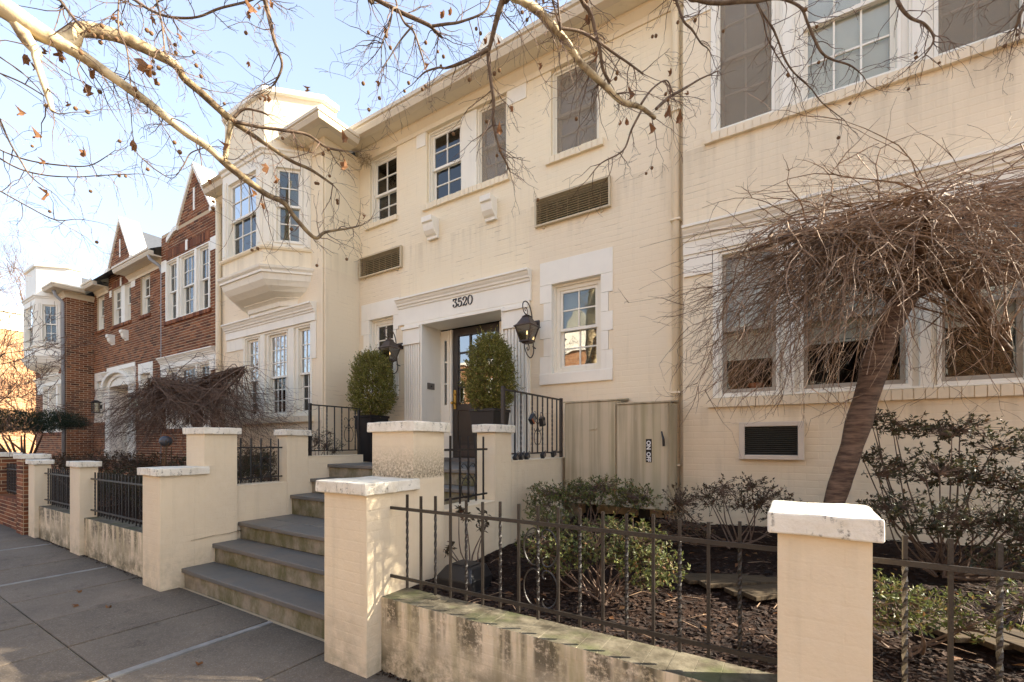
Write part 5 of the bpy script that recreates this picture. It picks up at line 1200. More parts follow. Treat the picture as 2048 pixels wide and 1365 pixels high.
# ---------------------------------------------------------------- sycamore over the pavement
LIMBS = {
 'A': [(-3.97, 0.47, 4.04, 0.0614), (-3.84, 0.62, 4.0, 0.0577), (-3.78, 0.73, 3.94, 0.0537), (-3.72, 0.84, 3.9, 0.0395), (-3.67, 0.94, 3.86, 0.0326), (-3.6, 1.05, 3.79, 0.0299), (-3.54, 1.17, 3.72, 0.027), (-3.5, 1.27, 3.66, 0.0276), (-3.45, 1.37, 3.59, 0.0257), (-3.38, 1.49, 3.52, 0.0237), (-3.34, 1.58, 3.45, 0.0255), (-3.29, 1.68, 3.38, 0.0221), (-3.22, 1.8, 3.3, 0.0198), (-3.17, 1.9, 3.27, 0.0175), (-3.15, 1.99, 3.18, 0.0165), (-3.09, 2.1, 3.07, 0.014), (-3.07, 2.18, 3.14, 0.01), (-2.96, 2.32, 3.2, 0.0072), (-2.93, 2.42, 3.26, 0.0044)],
 'B': [(-3.77, 0.85, 3.93, 0.0378), (-3.81, 0.9, 4.03, 0.0409), (-3.83, 0.95, 4.12, 0.0406), (-3.78, 1.05, 4.16, 0.0403), (-3.71, 1.16, 4.16, 0.0375), (-3.64, 1.28, 4.13, 0.0345), (-3.58, 1.38, 4.09, 0.0289), (-3.6, 1.44, 4.05, 0.0256), (-3.57, 1.53, 4.0, 0.0261), (-3.52, 1.63, 3.92, 0.0239), (-3.5, 1.71, 3.88, 0.0244), (-3.44, 1.82, 3.82, 0.0165), (-3.35, 1.94, 3.74, 0.014), (-3.29, 2.05, 3.69, 0.0128), (-3.22, 2.16, 3.66, 0.0116), (-3.13, 2.29, 3.58, 0.0088)],
 'C': [(-3.4, 1.65, 3.8, 0.0183), (-3.45, 1.65, 3.68, 0.0172), (-3.49, 1.65, 3.55, 0.0186)],
 'B2': [(-3.38, 1.66, 3.8, 0.0144), (-3.31, 1.78, 3.81, 0.012), (-3.19, 1.92, 3.82, 0.0122), (-3.1, 2.05, 3.83, 0.0111), (-3.04, 2.16, 3.78, 0.0099), (-2.98, 2.27, 3.79, 0.0086)],
 'B3': [(-3.38, 1.66, 3.83, 0.0105), (-3.32, 1.7, 3.89, 0.0092), (-3.22, 1.76, 3.87, 0.0079), (-3.18, 1.79, 3.85, 0.0065)],
 'D': [(-3.81, 0.69, 3.93, 0.0426), (-3.77, 0.71, 3.85, 0.0383), (-3.73, 0.74, 3.78, 0.0277), (-3.72, 0.74, 3.73, 0.0192), (-3.68, 0.76, 3.6, 0.0181), (-3.66, 0.78, 3.5, 0.016), (-3.64, 0.79, 3.43, 0.0117)],
 'D2': [(-3.76, 0.89, 3.94, 0.0338), (-3.73, 0.92, 3.96, 0.018), (-3.7, 0.93, 4.0, 0.0113)],
 'E': [(-4.02, 1.26, 4.75, 0.0105), (-3.97, 1.27, 4.66, 0.0091), (-3.82, 1.35, 4.55, 0.0091), (-3.68, 1.42, 4.5, 0.009), (-3.54, 1.5, 4.5, 0.0077), (-3.39, 1.57, 4.54, 0.0077), (-3.21, 1.67, 4.58, 0.0076), (-3.1, 1.72, 4.62, 0.0076)],
 'F': [(-3.12, 1.7, 4.65, 0.019), (-3.13, 1.74, 4.61, 0.0167), (-3.13, 1.78, 4.48, 0.0143), (-3.13, 1.81, 4.37, 0.0118), (-3.12, 1.86, 4.24, 0.0093), (-3.19, 1.86, 4.15, 0.0067), (-3.26, 1.86, 4.13, 0.0041)],
 'G': [(-4.05, 0.89, 4.41, 0.0083), (-3.96, 0.89, 4.33, 0.0082), (-3.84, 0.91, 4.2, 0.008), (-3.71, 0.93, 4.06, 0.0079)],
 'H': [(-3.62, 1.27, 4.52, 0.0074), (-3.61, 1.28, 4.47, 0.0061), (-3.58, 1.3, 4.31, 0.0061), (-3.56, 1.31, 4.11, 0.0049)],
 'I': [(-3.68, 1.12, 4.42, 0.0047), (-3.7, 1.11, 4.37, 0.0047), (-3.7, 1.11, 4.18, 0.0047), (-3.66, 1.14, 4.05, 0.0047), (-3.63, 1.15, 3.8, 0.0036)],
 'J1': [(-5.17, 0.78, 3.8, 0.007), (-5.1, 0.82, 3.73, 0.0056), (-4.92, 0.93, 3.65, 0.0056), (-4.71, 1.06, 3.61, 0.0056), (-4.53, 1.18, 3.61, 0.0042), (-4.39, 1.26, 3.69, 0.0028)],
 'J2': [(-5.15, 0.79, 3.7, 0.007), (-5.01, 0.9, 3.6, 0.0056), (-4.86, 1.02, 3.56, 0.0056), (-4.69, 1.15, 3.56, 0.0042), (-4.54, 1.26, 3.58, 0.0043), (-4.34, 1.42, 3.61, 0.0029)],
 'J3': [(-5.15, 0.79, 3.45, 0.0056), (-4.92, 0.93, 3.3, 0.0042), (-4.75, 1.04, 3.2, 0.0042), (-4.62, 1.12, 3.2, 0.0028)],
 'J4': [(-4.83, 0.75, 3.89, 0.0065), (-4.83, 0.78, 3.82, 0.0066), (-4.8, 0.82, 3.68, 0.0053), (-4.77, 0.87, 3.56, 0.0053), (-4.73, 0.91, 3.46, 0.004), (-4.68, 0.97, 3.39, 0.0027)],
 'J5': [(-4.54, 0.7, 4.01, 0.0049), (-4.5, 0.72, 3.98, 0.0049), (-4.38, 0.8, 3.92, 0.0049), (-4.25, 0.88, 3.83, 0.0037)],
 'J6': [(-4.54, 0.7, 4.13, 0.0049), (-4.5, 0.72, 4.09, 0.0049), (-4.38, 0.8, 3.99, 0.0037), (-4.28, 0.86, 3.88, 0.0037)],
 'J7': [(-3.64, 0.79, 3.43, 0.0053), (-3.6, 0.81, 3.41, 0.0032), (-3.54, 0.85, 3.42, 0.0021)],
 'J8': [(-4.0, 1.27, 3.61, 0.0026), (-3.92, 1.32, 3.52, 0.0039), (-3.85, 1.37, 3.45, 0.0039), (-3.76, 1.43, 3.4, 0.0026), (-3.69, 1.47, 3.49, 0.0039), (-3.65, 1.5, 3.58, 0.0039), (-3.55, 1.56, 3.62, 0.0039)],
 'K': [(-2.58, 2.17, 4.71, 0.0134), (-2.55, 2.22, 4.71, 0.0136), (-2.43, 2.35, 4.66, 0.015), (-2.28, 2.49, 4.6, 0.0139), (-2.27, 2.54, 4.59, 0.0115), (-2.25, 2.6, 4.58, 0.0091)],
 'K2': [(-2.25, 2.49, 4.58, 0.0101), (-2.16, 2.54, 4.59, 0.0101), (-2.07, 2.6, 4.61, 0.0088), (-1.92, 2.69, 4.68, 0.0076), (-1.88, 2.72, 4.8, 0.0063)],
 'K3': [(-2.41, 2.27, 4.7, 0.0061), (-2.42, 2.26, 4.6, 0.0061), (-2.44, 2.25, 4.49, 0.0061), (-2.48, 2.23, 4.39, 0.0061), (-2.49, 2.22, 4.32, 0.0037), (-2.49, 2.22, 4.24, 0.0024)],
 'K4': [(-2.38, 2.28, 4.59, 0.0086), (-2.35, 2.31, 4.51, 0.0086), (-2.29, 2.34, 4.44, 0.0073), (-2.24, 2.37, 4.27, 0.0061), (-2.22, 2.38, 4.18, 0.0037)],
 'K5': [(-2.3, 2.34, 4.49, 0.0073), (-2.37, 2.29, 4.38, 0.0061), (-2.44, 2.25, 4.26, 0.0049), (-2.48, 2.22, 4.18, 0.0037)],
 'L': [(-1.57, 2.44, 4.44, 0.0233), (-1.61, 2.46, 4.41, 0.0225), (-1.66, 2.47, 4.33, 0.0193), (-1.72, 2.49, 4.22, 0.0161), (-1.76, 2.51, 4.16, 0.014), (-1.77, 2.55, 4.04, 0.013), (-1.77, 2.59, 3.89, 0.012), (-1.8, 2.63, 3.77, 0.0109), (-1.78, 2.69, 3.61, 0.0098), (-1.77, 2.74, 3.56, 0.0075), (-1.76, 2.79, 3.5, 0.005)],
 'L2': [(-1.72, 2.46, 4.14, 0.0137), (-1.8, 2.43, 4.11, 0.0127), (-1.91, 2.38, 4.07, 0.0104), (-2.0, 2.35, 4.06, 0.0082), (-2.05, 2.33, 4.07, 0.007), (-2.14, 2.3, 4.06, 0.0059), (-2.2, 2.28, 4.02, 0.0036)],
 'M': [(-1.51, 2.36, 4.37, 0.0267), (-1.46, 2.46, 4.33, 0.0262), (-1.4, 2.57, 4.32, 0.0268), (-1.34, 2.68, 4.26, 0.0273), (-1.29, 2.78, 4.21, 0.0255), (-1.25, 2.88, 4.15, 0.0225), (-1.18, 2.99, 4.09, 0.0229), (-1.13, 3.09, 4.06, 0.0221), (-1.05, 3.21, 4.0, 0.02), (-0.96, 3.34, 4.01, 0.0166), (-0.88, 3.46, 3.97, 0.0143)],
 'M2': [(-1.2, 2.79, 4.54, 0.016), (-1.21, 2.83, 4.51, 0.0151), (-1.17, 2.9, 4.45, 0.0153), (-1.16, 2.96, 4.36, 0.0131), (-1.15, 3.01, 4.29, 0.0133), (-1.15, 3.07, 4.19, 0.0123), (-1.12, 3.13, 4.12, 0.0124)],
 'M3': [(-1.3, 2.67, 4.24, 0.0101), (-1.2, 2.79, 4.26, 0.0103), (-1.12, 2.9, 4.24, 0.0093), (-1.03, 3.01, 4.19, 0.0083), (-0.98, 3.1, 4.18, 0.0072), (-0.9, 3.21, 4.14, 0.0061)],
 'M4': [(-1.3, 2.67, 4.25, 0.0068), (-1.29, 2.64, 4.33, 0.0067), (-1.29, 2.62, 4.41, 0.0066)],
 'N': [(-0.86, 3.41, 4.0, 0.0115), (-0.81, 3.48, 4.09, 0.0116), (-0.78, 3.54, 4.15, 0.0104), (-0.67, 3.64, 4.25, 0.0079), (-0.6, 3.71, 4.32, 0.0066), (-0.49, 3.82, 4.41, 0.004)],
 'N2': [(-0.94, 3.3, 4.0, 0.0088), (-0.88, 3.38, 4.14, 0.0064), (-0.8, 3.47, 4.23, 0.0051), (-0.77, 3.53, 4.17, 0.0052)],
 'O': [(-0.95, 3.35, 3.99, 0.009), (-1.02, 3.33, 3.86, 0.0077), (-1.08, 3.31, 3.71, 0.0064), (-1.22, 3.23, 3.62, 0.0052), (-1.3, 3.19, 3.52, 0.0039)],
 'P': [(-0.62, 3.27, 4.64, 0.0137), (-0.55, 3.35, 4.6, 0.0131), (-0.44, 3.45, 4.61, 0.0171), (-0.3, 3.57, 4.65, 0.0172), (-0.21, 3.66, 4.68, 0.0158), (-0.11, 3.75, 4.72, 0.0119), (-0.03, 3.84, 4.74, 0.0096), (0.06, 3.93, 4.71, 0.0089), (0.1, 3.99, 4.63, 0.009), (0.14, 4.05, 4.55, 0.0091), (0.19, 4.11, 4.46, 0.0083), (0.26, 4.19, 4.43, 0.0075), (0.38, 4.3, 4.41, 0.0059), (0.46, 4.38, 4.36, 0.0034), (0.5, 4.44, 4.32, 0.0026)],
 'P2': [(-0.22, 3.75, 4.75, 0.0081), (-0.18, 3.81, 4.69, 0.0074), (-0.12, 3.88, 4.61, 0.0074), (-0.08, 3.95, 4.53, 0.0067), (-0.05, 4.0, 4.45, 0.0067), (0.0, 4.07, 4.38, 0.0059), (0.06, 4.14, 4.33, 0.0051), (0.13, 4.22, 4.28, 0.0043), (0.2, 4.3, 4.2, 0.0043), (0.28, 4.39, 4.15, 0.0035), (0.36, 4.47, 4.1, 0.0027)],
 'P3': [(-0.22, 3.75, 4.74, 0.0057), (-0.18, 3.82, 4.66, 0.0049), (-0.16, 3.89, 4.58, 0.005), (-0.1, 3.97, 4.47, 0.0042), (-0.01, 4.07, 4.34, 0.0034), (0.05, 4.16, 4.26, 0.0026)],
 'P4': [(-0.75, 3.42, 4.82, 0.0097), (-0.73, 3.47, 4.8, 0.0098), (-0.69, 3.54, 4.68, 0.0083), (-0.64, 3.61, 4.64, 0.0075), (-0.59, 3.68, 4.57, 0.0059), (-0.55, 3.75, 4.56, 0.0043), (-0.52, 3.8, 4.5, 0.0026)],
 'P5': [(0.65, 4.29, 4.84, 0.0129), (0.68, 4.34, 4.75, 0.013), (0.75, 4.41, 4.68, 0.0112), (0.85, 4.49, 4.64, 0.0094), (0.91, 4.55, 4.55, 0.0076), (0.86, 4.55, 4.45, 0.0057)],
 'P6': [(1.45, 4.8, 4.84, 0.0147), (1.45, 4.86, 4.71, 0.0112), (1.44, 4.91, 4.64, 0.0076)],
}

T = thing('sycamore_tree', 'pale-barked bare sycamore, its limbs hanging overhead with dead leaves and seed balls', 'tree', (-4.75, -.95, 0))
MB().tube(*(lambda c: (c[0], c[1]))(curve([(-4.75, -.95, -.05, .30), (-4.76, -.93, .3, .24), (-4.72, -.95, 2.0, .20), (-4.62, -.85, 3.6, .18), (-4.5, -.6, 5.0, .15), (-4.35, -.3, 6.5, .10), (-4.4, 0, 8.5, .05)], 4)), 12).obj('trunk', 'syc', T, smooth=True)
hub = [(-4.62, -.85, 3.55, .10), (-4.35, -.3, 3.95, .075), (-4.1, .2, 4.06, .066)]
LIMBS['A'] = hub+LIMBS['A']
LIMBS['upper'] = [(-4.5, -.6, 4.9, .10), (-4.0, .1, 5.5, .085), (-3.2, 1.0, 5.65, .075), (-2.3, 1.6, 5.6, .06), (-1.4, 2.2, 5.5, .05), (-.5, 2.8, 5.4, .04), (.6, 3.4, 5.3, .03)]
up_pts = [Vector(p[:3]) for p in catmull(LIMBS['upper'], 6)]
for k in ('L', 'M', 'K', 'E', 'F', 'M2', 'P', 'P4', 'G', 'H', 'I', 'K3', 'M4', 'P5', 'P6'):
    p = LIMBS[k][0]; v = Vector(p[:3]); q = min(up_pts, key=lambda a: (a-v-Vector((-.25, -.1, 0))).length)
    mid = v.lerp(q, .5)+Vector((-.08, -.03, -.06))
    LIMBS[k] = [(*q, p[3]*1.15), (*mid, p[3]*1.05)]+LIMBS[k]
r = random.Random(21)
tw = MB(); dots = []; leafp = []
# a bud or spur every so often makes the thin limbs knobbly
for k, pts in LIMBS.items():
    c, rd = curve(pts, 6 if len(pts) > 3 else 4)
    big = max(p[3] for p in pts[2:] or pts) > .03
    rd = [q*(1+.10*mnoise.noise(p*9)) for p, q in zip(c, rd)]
    if k in ('A', 'B'):
        h_ = int(len(c)*(.62 if k == 'A' else .42)); MB().tube(c[h_:], rd[h_:], 10).obj('limb', 'sycm', T, smooth=True); cc, rr_ = c[:h_+1], rd[:h_+1]
    else: cc, rr_ = c, rd
    o = MB().tube(cc, rr_, 10 if big else 6).obj('limb' if rd[len(rd)//3] > .012 else 'branch', 'syc' if k in ('A', 'B', 'C', 'D', 'D2', 'M', 'upper') else 'sycd', T, smooth=True)
    if k in ('C', 'D2'): continue
    Ltot = sum((b-a).length for a, b in zip(c[:-1], c[1:]))
    n = int(Ltot/(.085 if k != 'upper' else .2)); thin = k[0] in 'J'
    if thin: n = int(n*.7)
    for _ in range(n):
        i = int(len(c)*r.uniform(.18 if k in ('A', 'B') else .1, 1)); i = min(max(1, i), len(c)-1)
        d = (c[i]-c[i-1]).normalized()
        s = Matrix.Rotation(r.uniform(0, 6.28), 3, d) @ d.orthogonal().normalized()
        nd = (d*r.uniform(.2, 1.)+s+Vector((0, 0, r.uniform(-.5, .2)))).normalized()
        L = r.uniform(.10, .42)*(1 if rd[i] < .02 else 1.15)
        twig(tw, r, c[i], nd, L, min(.0042, rd[i]*.5+.001), 2 if L > .2 else 1, grav=-.06, wander=.34, kids=(1, 3), n=6, minr=.0012)
        if r.random() < .16: dots.append(c[i]+nd*L*.8+Vector((0, 0, -.05)))
        if r.random() < .05: leafp.append(c[i]+nd*L*.6)
    twig(tw, r, c[-1], (c[-1]-c[-2]).normalized(), .3, .003, 2, grav=-.05, wander=.3, kids=(2, 3), n=6)
o = tw.obj('twigs', 'twig', T); o['kind'] = 'stuff'
for p in dots:
    for _ in range(r.choice((1, 1, 2))):
        q = p+Vector((r.uniform(-.03, .03), r.uniform(-.03, .03), r.uniform(-.07, -.02))); s = r.uniform(.011, .0145)
        sb = MB(); sb.tube([p, (p+q)*.5+Vector((.004, 0, 0)), q], .0010, 3, cap=False)
        sb.loft([[(q.x+math.cos(a)*s*math.sin(t), q.y+math.sin(a)*s*math.sin(t), q.z-s*math.cos(t)) for a in [j*1.047 for j in range(6)]] for t in (.15, .8, 1.57, 2.3, 3.0)])
        sb.obj('seed_ball', 'seed', T, smooth=True)
def deadleaf(name, par, p, s, d=None, mat='dleaf', **k):
    """a curled, lobed sycamore leaf hanging from its stalk"""
    m = MB(); out = []; n = 15; cu = r.uniform(5, 11)*r.choice((-1, 1))
    d = d or Vector((r.uniform(-.3, .3), r.uniform(-.3, .3), -1)).normalized(); sd = Matrix.Rotation(r.uniform(0, 3.14), 3, d) @ d.orthogonal().normalized(); nn = sd.cross(d)
    c = p+d*s*.45; m.v.append(tuple(c-nn*s*.06))
    for i in range(n):
        t = 2*math.pi*i/n; rr = s*(.50+.09*math.cos(5*t)+.07*r.uniform(-1, 1)); u = math.sin(t)*rr*.62; v = -math.cos(t)*rr*1.1
        curl = cu*u*u/s*.55+1.2*v*v/s+s*r.uniform(-.06, .06)
        m.v.append(tuple(c+sd*u*math.cos(u*6/s*.15)+d*v+nn*curl))
    m.f = [(0, i+1, (i+1) % n+1) for i in range(n)]
    m.tube([p-d*s*.35, p+d*s*.1], .0012, 3, cap=False)
    return m.obj(name, mat, par)
# leaves where the photograph has them
LEAVES = [(-4.02, 0.75, 3.92, 0.063), (-3.99, 0.78, 3.85, 0.042), (-3.81, 0.79, 3.87, 0.037), (-3.77, 0.84, 3.89, 0.051), (-3.87, 0.87, 3.94, 0.053), (-3.74, 0.96, 3.76, 0.064), (-3.72, 0.96, 3.71, 0.047), (-3.67, 0.96, 3.81, 0.054), (-3.8, 0.89, 3.61, 0.029), (-3.99, 0.72, 3.54, 0.045), (-3.93, 0.78, 3.41, 0.052), (-3.46, 1.11, 3.38, 0.059), (-3.69, 0.95, 3.3, 0.05), (-3.86, 0.8, 3.05, 0.066), (-3.47, 1.19, 3.94, 0.097), (-3.5, 1.21, 3.94, 0.076), (-3.04, 1.58, 4.4, 0.072), (-2.89, 1.65, 4.4, 0.044), (-2.99, 1.56, 3.99, 0.04), (-2.89, 1.61, 3.76, 0.044), (-2.84, 1.62, 3.73, 0.044), (-3.36, 1.18, 3.77, 0.038), (-2.9, 1.64, 3.33, 0.071), (-2.85, 1.66, 3.24, 0.044), (-2.96, 1.57, 3.14, 0.048), (-2.97, 1.64, 3.09, 0.04), (-2.54, 1.94, 3.57, 0.064), (-2.52, 1.96, 3.38, 0.064), (-3.09, 1.45, 3.43, 0.048), (-2.68, 1.76, 3.82, 0.035), (-1.72, 2.59, 3.7, 0.066), (-1.64, 2.63, 3.85, 0.047), (-1.24, 3.0, 4.54, 0.061), (-1.0, 3.24, 4.08, 0.07), (-0.76, 3.38, 3.94, 0.074), (-0.68, 3.37, 3.87, 0.068), (-0.87, 3.33, 3.83, 0.075), (-1.02, 3.21, 3.86, 0.044), (-1.21, 3.05, 4.32, 0.068), (-1.82, 2.58, 4.35, 0.043), (-1.75, 2.62, 4.34, 0.038), (-2.04, 2.38, 4.48, 0.056), (-1.98, 2.38, 4.47, 0.047), (-1.53, 2.82, 4.22, 0.039), (-0.75, 3.42, 4.25, 0.045), (-2.33, 2.07, 3.92, 0.036), (-0.64, 3.46, 4.07, 0.035)]
for p in LEAVES: deadleaf('dead_leaf', T, Vector(p[:3]), p[3])
for p in leafp[:14]: deadleaf('dead_leaf', T, p, r.uniform(.03, .05))
# fallen leaves on the pavement
for i, (x, y, lb) in enumerate(((-3.05, 1.15, 'small tan dead leaf on the pavement nearest the camera'), (-3.4, 1.42, 'dark dead leaf on the pavement below the lowest step'), (-5.6, 1.35, 'dark leaf scrap on the pavement left of the pale strip'), (-6.1, 1.5, 'dead leaf on the pavement in front of the left stepped pier'), (-5.3, 1.5, 'brown leaf scrap on the pavement near the bottom step corner'))):
    o = deadleaf('fallen_leaf', None, Vector((x, y, .010)), .05, Vector((.9, .4, .05)).normalized()); tag(o, lb, 'leaf', 'dead leaves on the pavement')

# ---------------------------------------------------------------- weeping trees
def weeping(label, trunk, limbs, center, rx, ry, ztop, zlow, n, seed, mat, trunkmat, droop=1., side=3, rtw=.0042, group='weeping trees in the front gardens', flat=.5, inner=.15, bias=0., zs=.12):
    P = thing('weeping_tree', label, 'tree', trunk[0][:3], group)
    rr = random.Random(seed)
    c, rd = curve(trunk, 6); rd = [q*(1+.12*mnoise.noise(p*7)) for p, q in zip(c, rd)]
    MB().tube(c, rd, 14).obj('trunk', trunkmat, P, smooth=True)
    cur = []
    for L in limbs:
        c, rd = curve(L, 5); rd = [q*(1+.15*mnoise.noise(p*8)) for p, q in zip(c, rd)]; MB().tube(c, rd, 8).obj('limb', trunkmat, P, smooth=True); cur += c[3:]
    m = MB(); C = Vector(center)
    for i in range(n):
        st_ = rr.choice(cur)+rdir(rr)*.05
        a = rr.uniform(0, 6.283) if rr.random() > bias else rr.gauss(3.3, .55); R_ = rr.uniform(inner, 1)**.6
        out = Vector((math.cos(a)*rx*R_, math.sin(a)*ry*R_, 0))
        end = C+out+rdir(rr)*.12
        zt = ztop-(ztop-zlow)*.34*R_**2.0+rr.gauss(-.05, zs)-(abs(rr.gauss(0, zs)) if zs > .2 else 0)
        apex = Vector((st_.x+(end.x-st_.x)*.50, st_.y+(end.y-st_.y)*.50, zt))
        zl = zlow+(ztop-zlow)*(rr.random()**1.5)*.62*droop
        e = Vector((end.x, end.y, min(zl, zt-.12)))
        if rr.random() < .25: e.z = zt-rr.uniform(-.05, .25); e.x += rr.gauss(0, .25)
        pts = []
        N = 9; ph = rr.uniform(0, 6); wb = rr.uniform(.012, .06)
        for k in range(N+1):
            t = k/N; b = st_*(1-t)**2+apex*2*t*(1-t)*1.0+e*t*t
            b = b+Vector((math.sin(ph+t*6)+.5*math.sin(ph*2+t*15), math.cos(ph*1.3+t*5)+.5*math.sin(ph*3+t*13), math.sin(ph+t*8)*.7))*wb*(.3+t)
            pts.append(b)
        r0 = rtw*rr.choice((.45, .6, .8, 1., 1.3, 1.7))
        m.tube(pts, [r0*(1-.75*k/N) for k in range(N+1)], 3, cap=False)
        for _ in range(side):
            k = rr.randint(3, N); d = (pts[k]-pts[k-1]).normalized(); d = (d+rdir(rr)*.9+Vector((0, 0, -.15))).normalized()
            twig(m, rr, pts[k], d, rr.uniform(.10, .40), r0*.5, 1 if rr.random() < .6 else 0, grav=-.03, wander=.30, kids=(1, 3), n=4, minr=.0011)
    o = m.obj('twigs', mat, P); o['kind'] = 'stuff'
    return P
WR = weeping('weeping tree with thick leaning trunk before the right window group',
  [(0.132, 3.762, 0.531, 0.073), (0.168, 3.784, 0.723, 0.067), (0.251, 3.836, 1.089, 0.064), (0.345, 3.895, 1.437, 0.070), (0.41, 3.935, 1.699, 0.073), (0.463, 3.969, 1.908, 0.078), (0.487, 3.983, 2.012, 0.088), (0.523, 4.006, 2.152, 0.083), (0.582, 4.042, 2.326, 0.075), (0.67, 4.098, 2.535, 0.080), (0.759, 4.153, 2.675, 0.073)],
  [[(0.729, 4.135, 2.605, 0.062), (0.588, 3.905, 2.73, 0.040), (0.326, 3.682, 2.842, 0.027), (0.047, 3.508, 2.874, 0.017), (-0.233, 3.333, 2.776, 0.010)], [(0.7, 4.116, 2.553, 0.073), (0.877, 4.227, 2.64, 0.067), (1.107, 4.347, 2.633, 0.061), (1.4, 4.531, 2.685, 0.051), (1.958, 4.879, 2.702, 0.026)], [(0.725, 4.108, 2.633, 0.051), (0.708, 3.744, 2.773, 0.033), (0.682, 3.492, 2.857, 0.017), (0.632, 3.343, 2.86, 0.008)], [(0.766, 4.193, 2.668, 0.052), (0.99, 4.51, 3.038, 0.041), (1.343, 4.848, 3.35, 0.028), (1.665, 5.049, 3.502, 0.014)], [(0.936, 4.264, 2.623, 0.041), (1.071, 4.207, 2.328, 0.030), (1.221, 4.241, 2.116, 0.017)], [(0.641, 4.079, 2.5, 0.047), (0.428, 4.158, 2.706, 0.033), (0.215, 4.144, 2.97, 0.022), (-0.01, 4.003, 3.046, 0.014)]],
  (.78, 3.72, 0), 1.62, .95, 3.38, 1.86, 640, 5, 'weep', 'cherry', side=3, rtw=.0050, inner=.1, bias=.35)
weeping('weeping tree with dense dark twigs over the left garden, in front of both houses',
  [(-8.9, 3.75, .5, .09), (-8.85, 3.75, 1.2, .075), (-8.8, 3.72, 1.8, .08), (-8.75, 3.7, 2.25, .07)],
  [[(-8.75, 3.7, 2.2, .06), (-8.2, 3.7, 2.45, .04), (-7.6, 3.65, 2.6, .022), (-7.0, 3.6, 2.62, .01)],
   [(-8.75, 3.7, 2.25, .06), (-9.4, 3.7, 2.5, .04), (-10.1, 3.6, 2.55, .025), (-10.8, 3.5, 2.45, .01)],
   [(-8.75, 3.7, 2.25, .05), (-8.7, 3.4, 2.5, .03), (-8.6, 3.0, 2.5, .012)],
   [(-8.75, 3.7, 2.25, .05), (-8.9, 4.0, 2.5, .03), (-9.0, 4.2, 2.6, .012)]],
  (-8.8, 3.4, 0), 3.4, .85, 2.80, 1.40, 950, 11, 'twig', 'cherry', side=3, rtw=.0048, zs=.26)

# ---------------------------------------------------------------- shrubs
def shrub(name, label, cat, base, clumps, lmat, smat='redtwig', leaf=.028, per=7, group=None, seed=1, twl=.10, flat=.5, bare=0.):
    P = thing(name, label, cat, base, group); r = random.Random(seed); B = Vector(base)
    sm, lm = MB(), MB()
    for (cx, cy, cz, rx, ry, rz, n) in clumps:
        C = Vector((cx, cy, cz)); hubs = []
        for _ in range(max(2, n//45)):
            h = C+Vector((r.uniform(-.6, .6)*rx, r.uniform(-.6, .6)*ry, r.uniform(-.6, .3)*rz)); hubs.append(h)
            b0 = B+Vector((r.uniform(-.08, .08), r.uniform(-.08, .08), 0)); mid = b0.lerp(h, .5)+Vector((r.uniform(-.06, .06), r.uniform(-.06, .06), -.08*(h-b0).length))
            pts = catmull([(*b0, .008), (*mid, .0055), (*h, .003)], 4)
            sm.tube([p[:3] for p in pts], [p[3]*r.uniform(.8, 1.2) for p in pts], 5, cap=False)
        for _ in range(n):
            d = rdir(r); k = r.random()**.4
            p = C+Vector((d.x*rx*k, d.y*ry*k, d.z*rz*k))
            h = min(hubs, key=lambda q: (q-p).length)
            q = h.lerp(p, .5)+rdir(r)*.02
            sm.tube([h, q, p], [.0028, .0018, .0012], 3, cap=False)
            if r.random() < bare: continue
            ax = ((p-h).normalized()+Vector((0, 0, .5))).normalized()
            for j in range(per):
                dd = (ax*r.uniform(.0, .8)+rdir(r)*.9).normalized(); l = leaf*r.uniform(.6, 1.25)
                leafquad(lm, p+ax*r.uniform(-.02, .01), dd, (ax+rdir(r)*.4).normalized(), l, l*.42)
    o = sm.obj('stems', smat, P); o['kind'] = 'stuff'
    o = lm.obj('foliage', lmat, P); o['kind'] = 'stuff'; return P
def topiary(label, cx, cy, z0, z1, rad, seed):
    P = thing('potted_shrub', label, 'shrub', (cx, cy, 1.9), 'clipped shrubs in the black planters'); r = random.Random(seed)
    sm, lm = MB(), MB()
    for i in range(5):
        a = r.uniform(0, 6.28); sm.tube([(cx, cy, 1.87), (cx+math.cos(a)*.05, cy+math.sin(a)*.05, 2.1), (cx+math.cos(a)*.12, cy+math.sin(a)*.12, z1-.2)], [.012, .009, .004], 5, cap=False)
    zc, hz_ = (z0+z1)/2, (z1-z0)/2
    for _ in range(3300):
        a = r.uniform(0, 6.28); t = r.uniform(-1, 1); k = r.uniform(.12, 1.)**.5
        pr = (1-abs(t)**2.6)**.5*(1-.16*t)
        bump = 1+.16*mnoise.noise(Vector((math.cos(a)*1.6+seed, math.sin(a)*1.6, t*2.2)))+.07*mnoise.noise(Vector((math.cos(a)*5, math.sin(a)*5+seed, t*6)))
        R_ = rad*pr*k*bump; p = Vector((cx+math.cos(a)*R_, cy+math.sin(a)*R_, zc+t*hz_*(.5+.5*k)))
        o_ = Vector((math.cos(a)*.8, math.sin(a)*.8, .55+t*.5)).normalized()
        e = p+(o_+rdir(r)*.5).normalized()*(r.uniform(.03, .085) if r.random() > .05 else r.uniform(.10, .17))
        if r.random() < .3: sm.tube([p-o_*.06, p, e], [.0016, .0014, .001], 3, cap=False)
        d0 = (e-p).normalized(); n = r.randint(7, 11)
        for j in range(n):
            q = p.lerp(e, j/(n-1)); dd = (d0*.6+rdir(r)).normalized(); leafquad(lm, q, dd, rdir(r), r.uniform(.016, .028), .014)
    o = sm.obj('stems', 'twig', P); o['kind'] = 'stuff'; o = lm.obj('foliage', 'box', P); o['kind'] = 'stuff'
topiary('clipped leafy shrub in the left planter, rounder and lower of the two', -5.53, 4.74, 1.88, 2.93, .325, 3)
topiary('clipped leafy shrub in the right planter in front of the glass door', -3.22, 4.63, 1.87, 2.86, .305, 8)

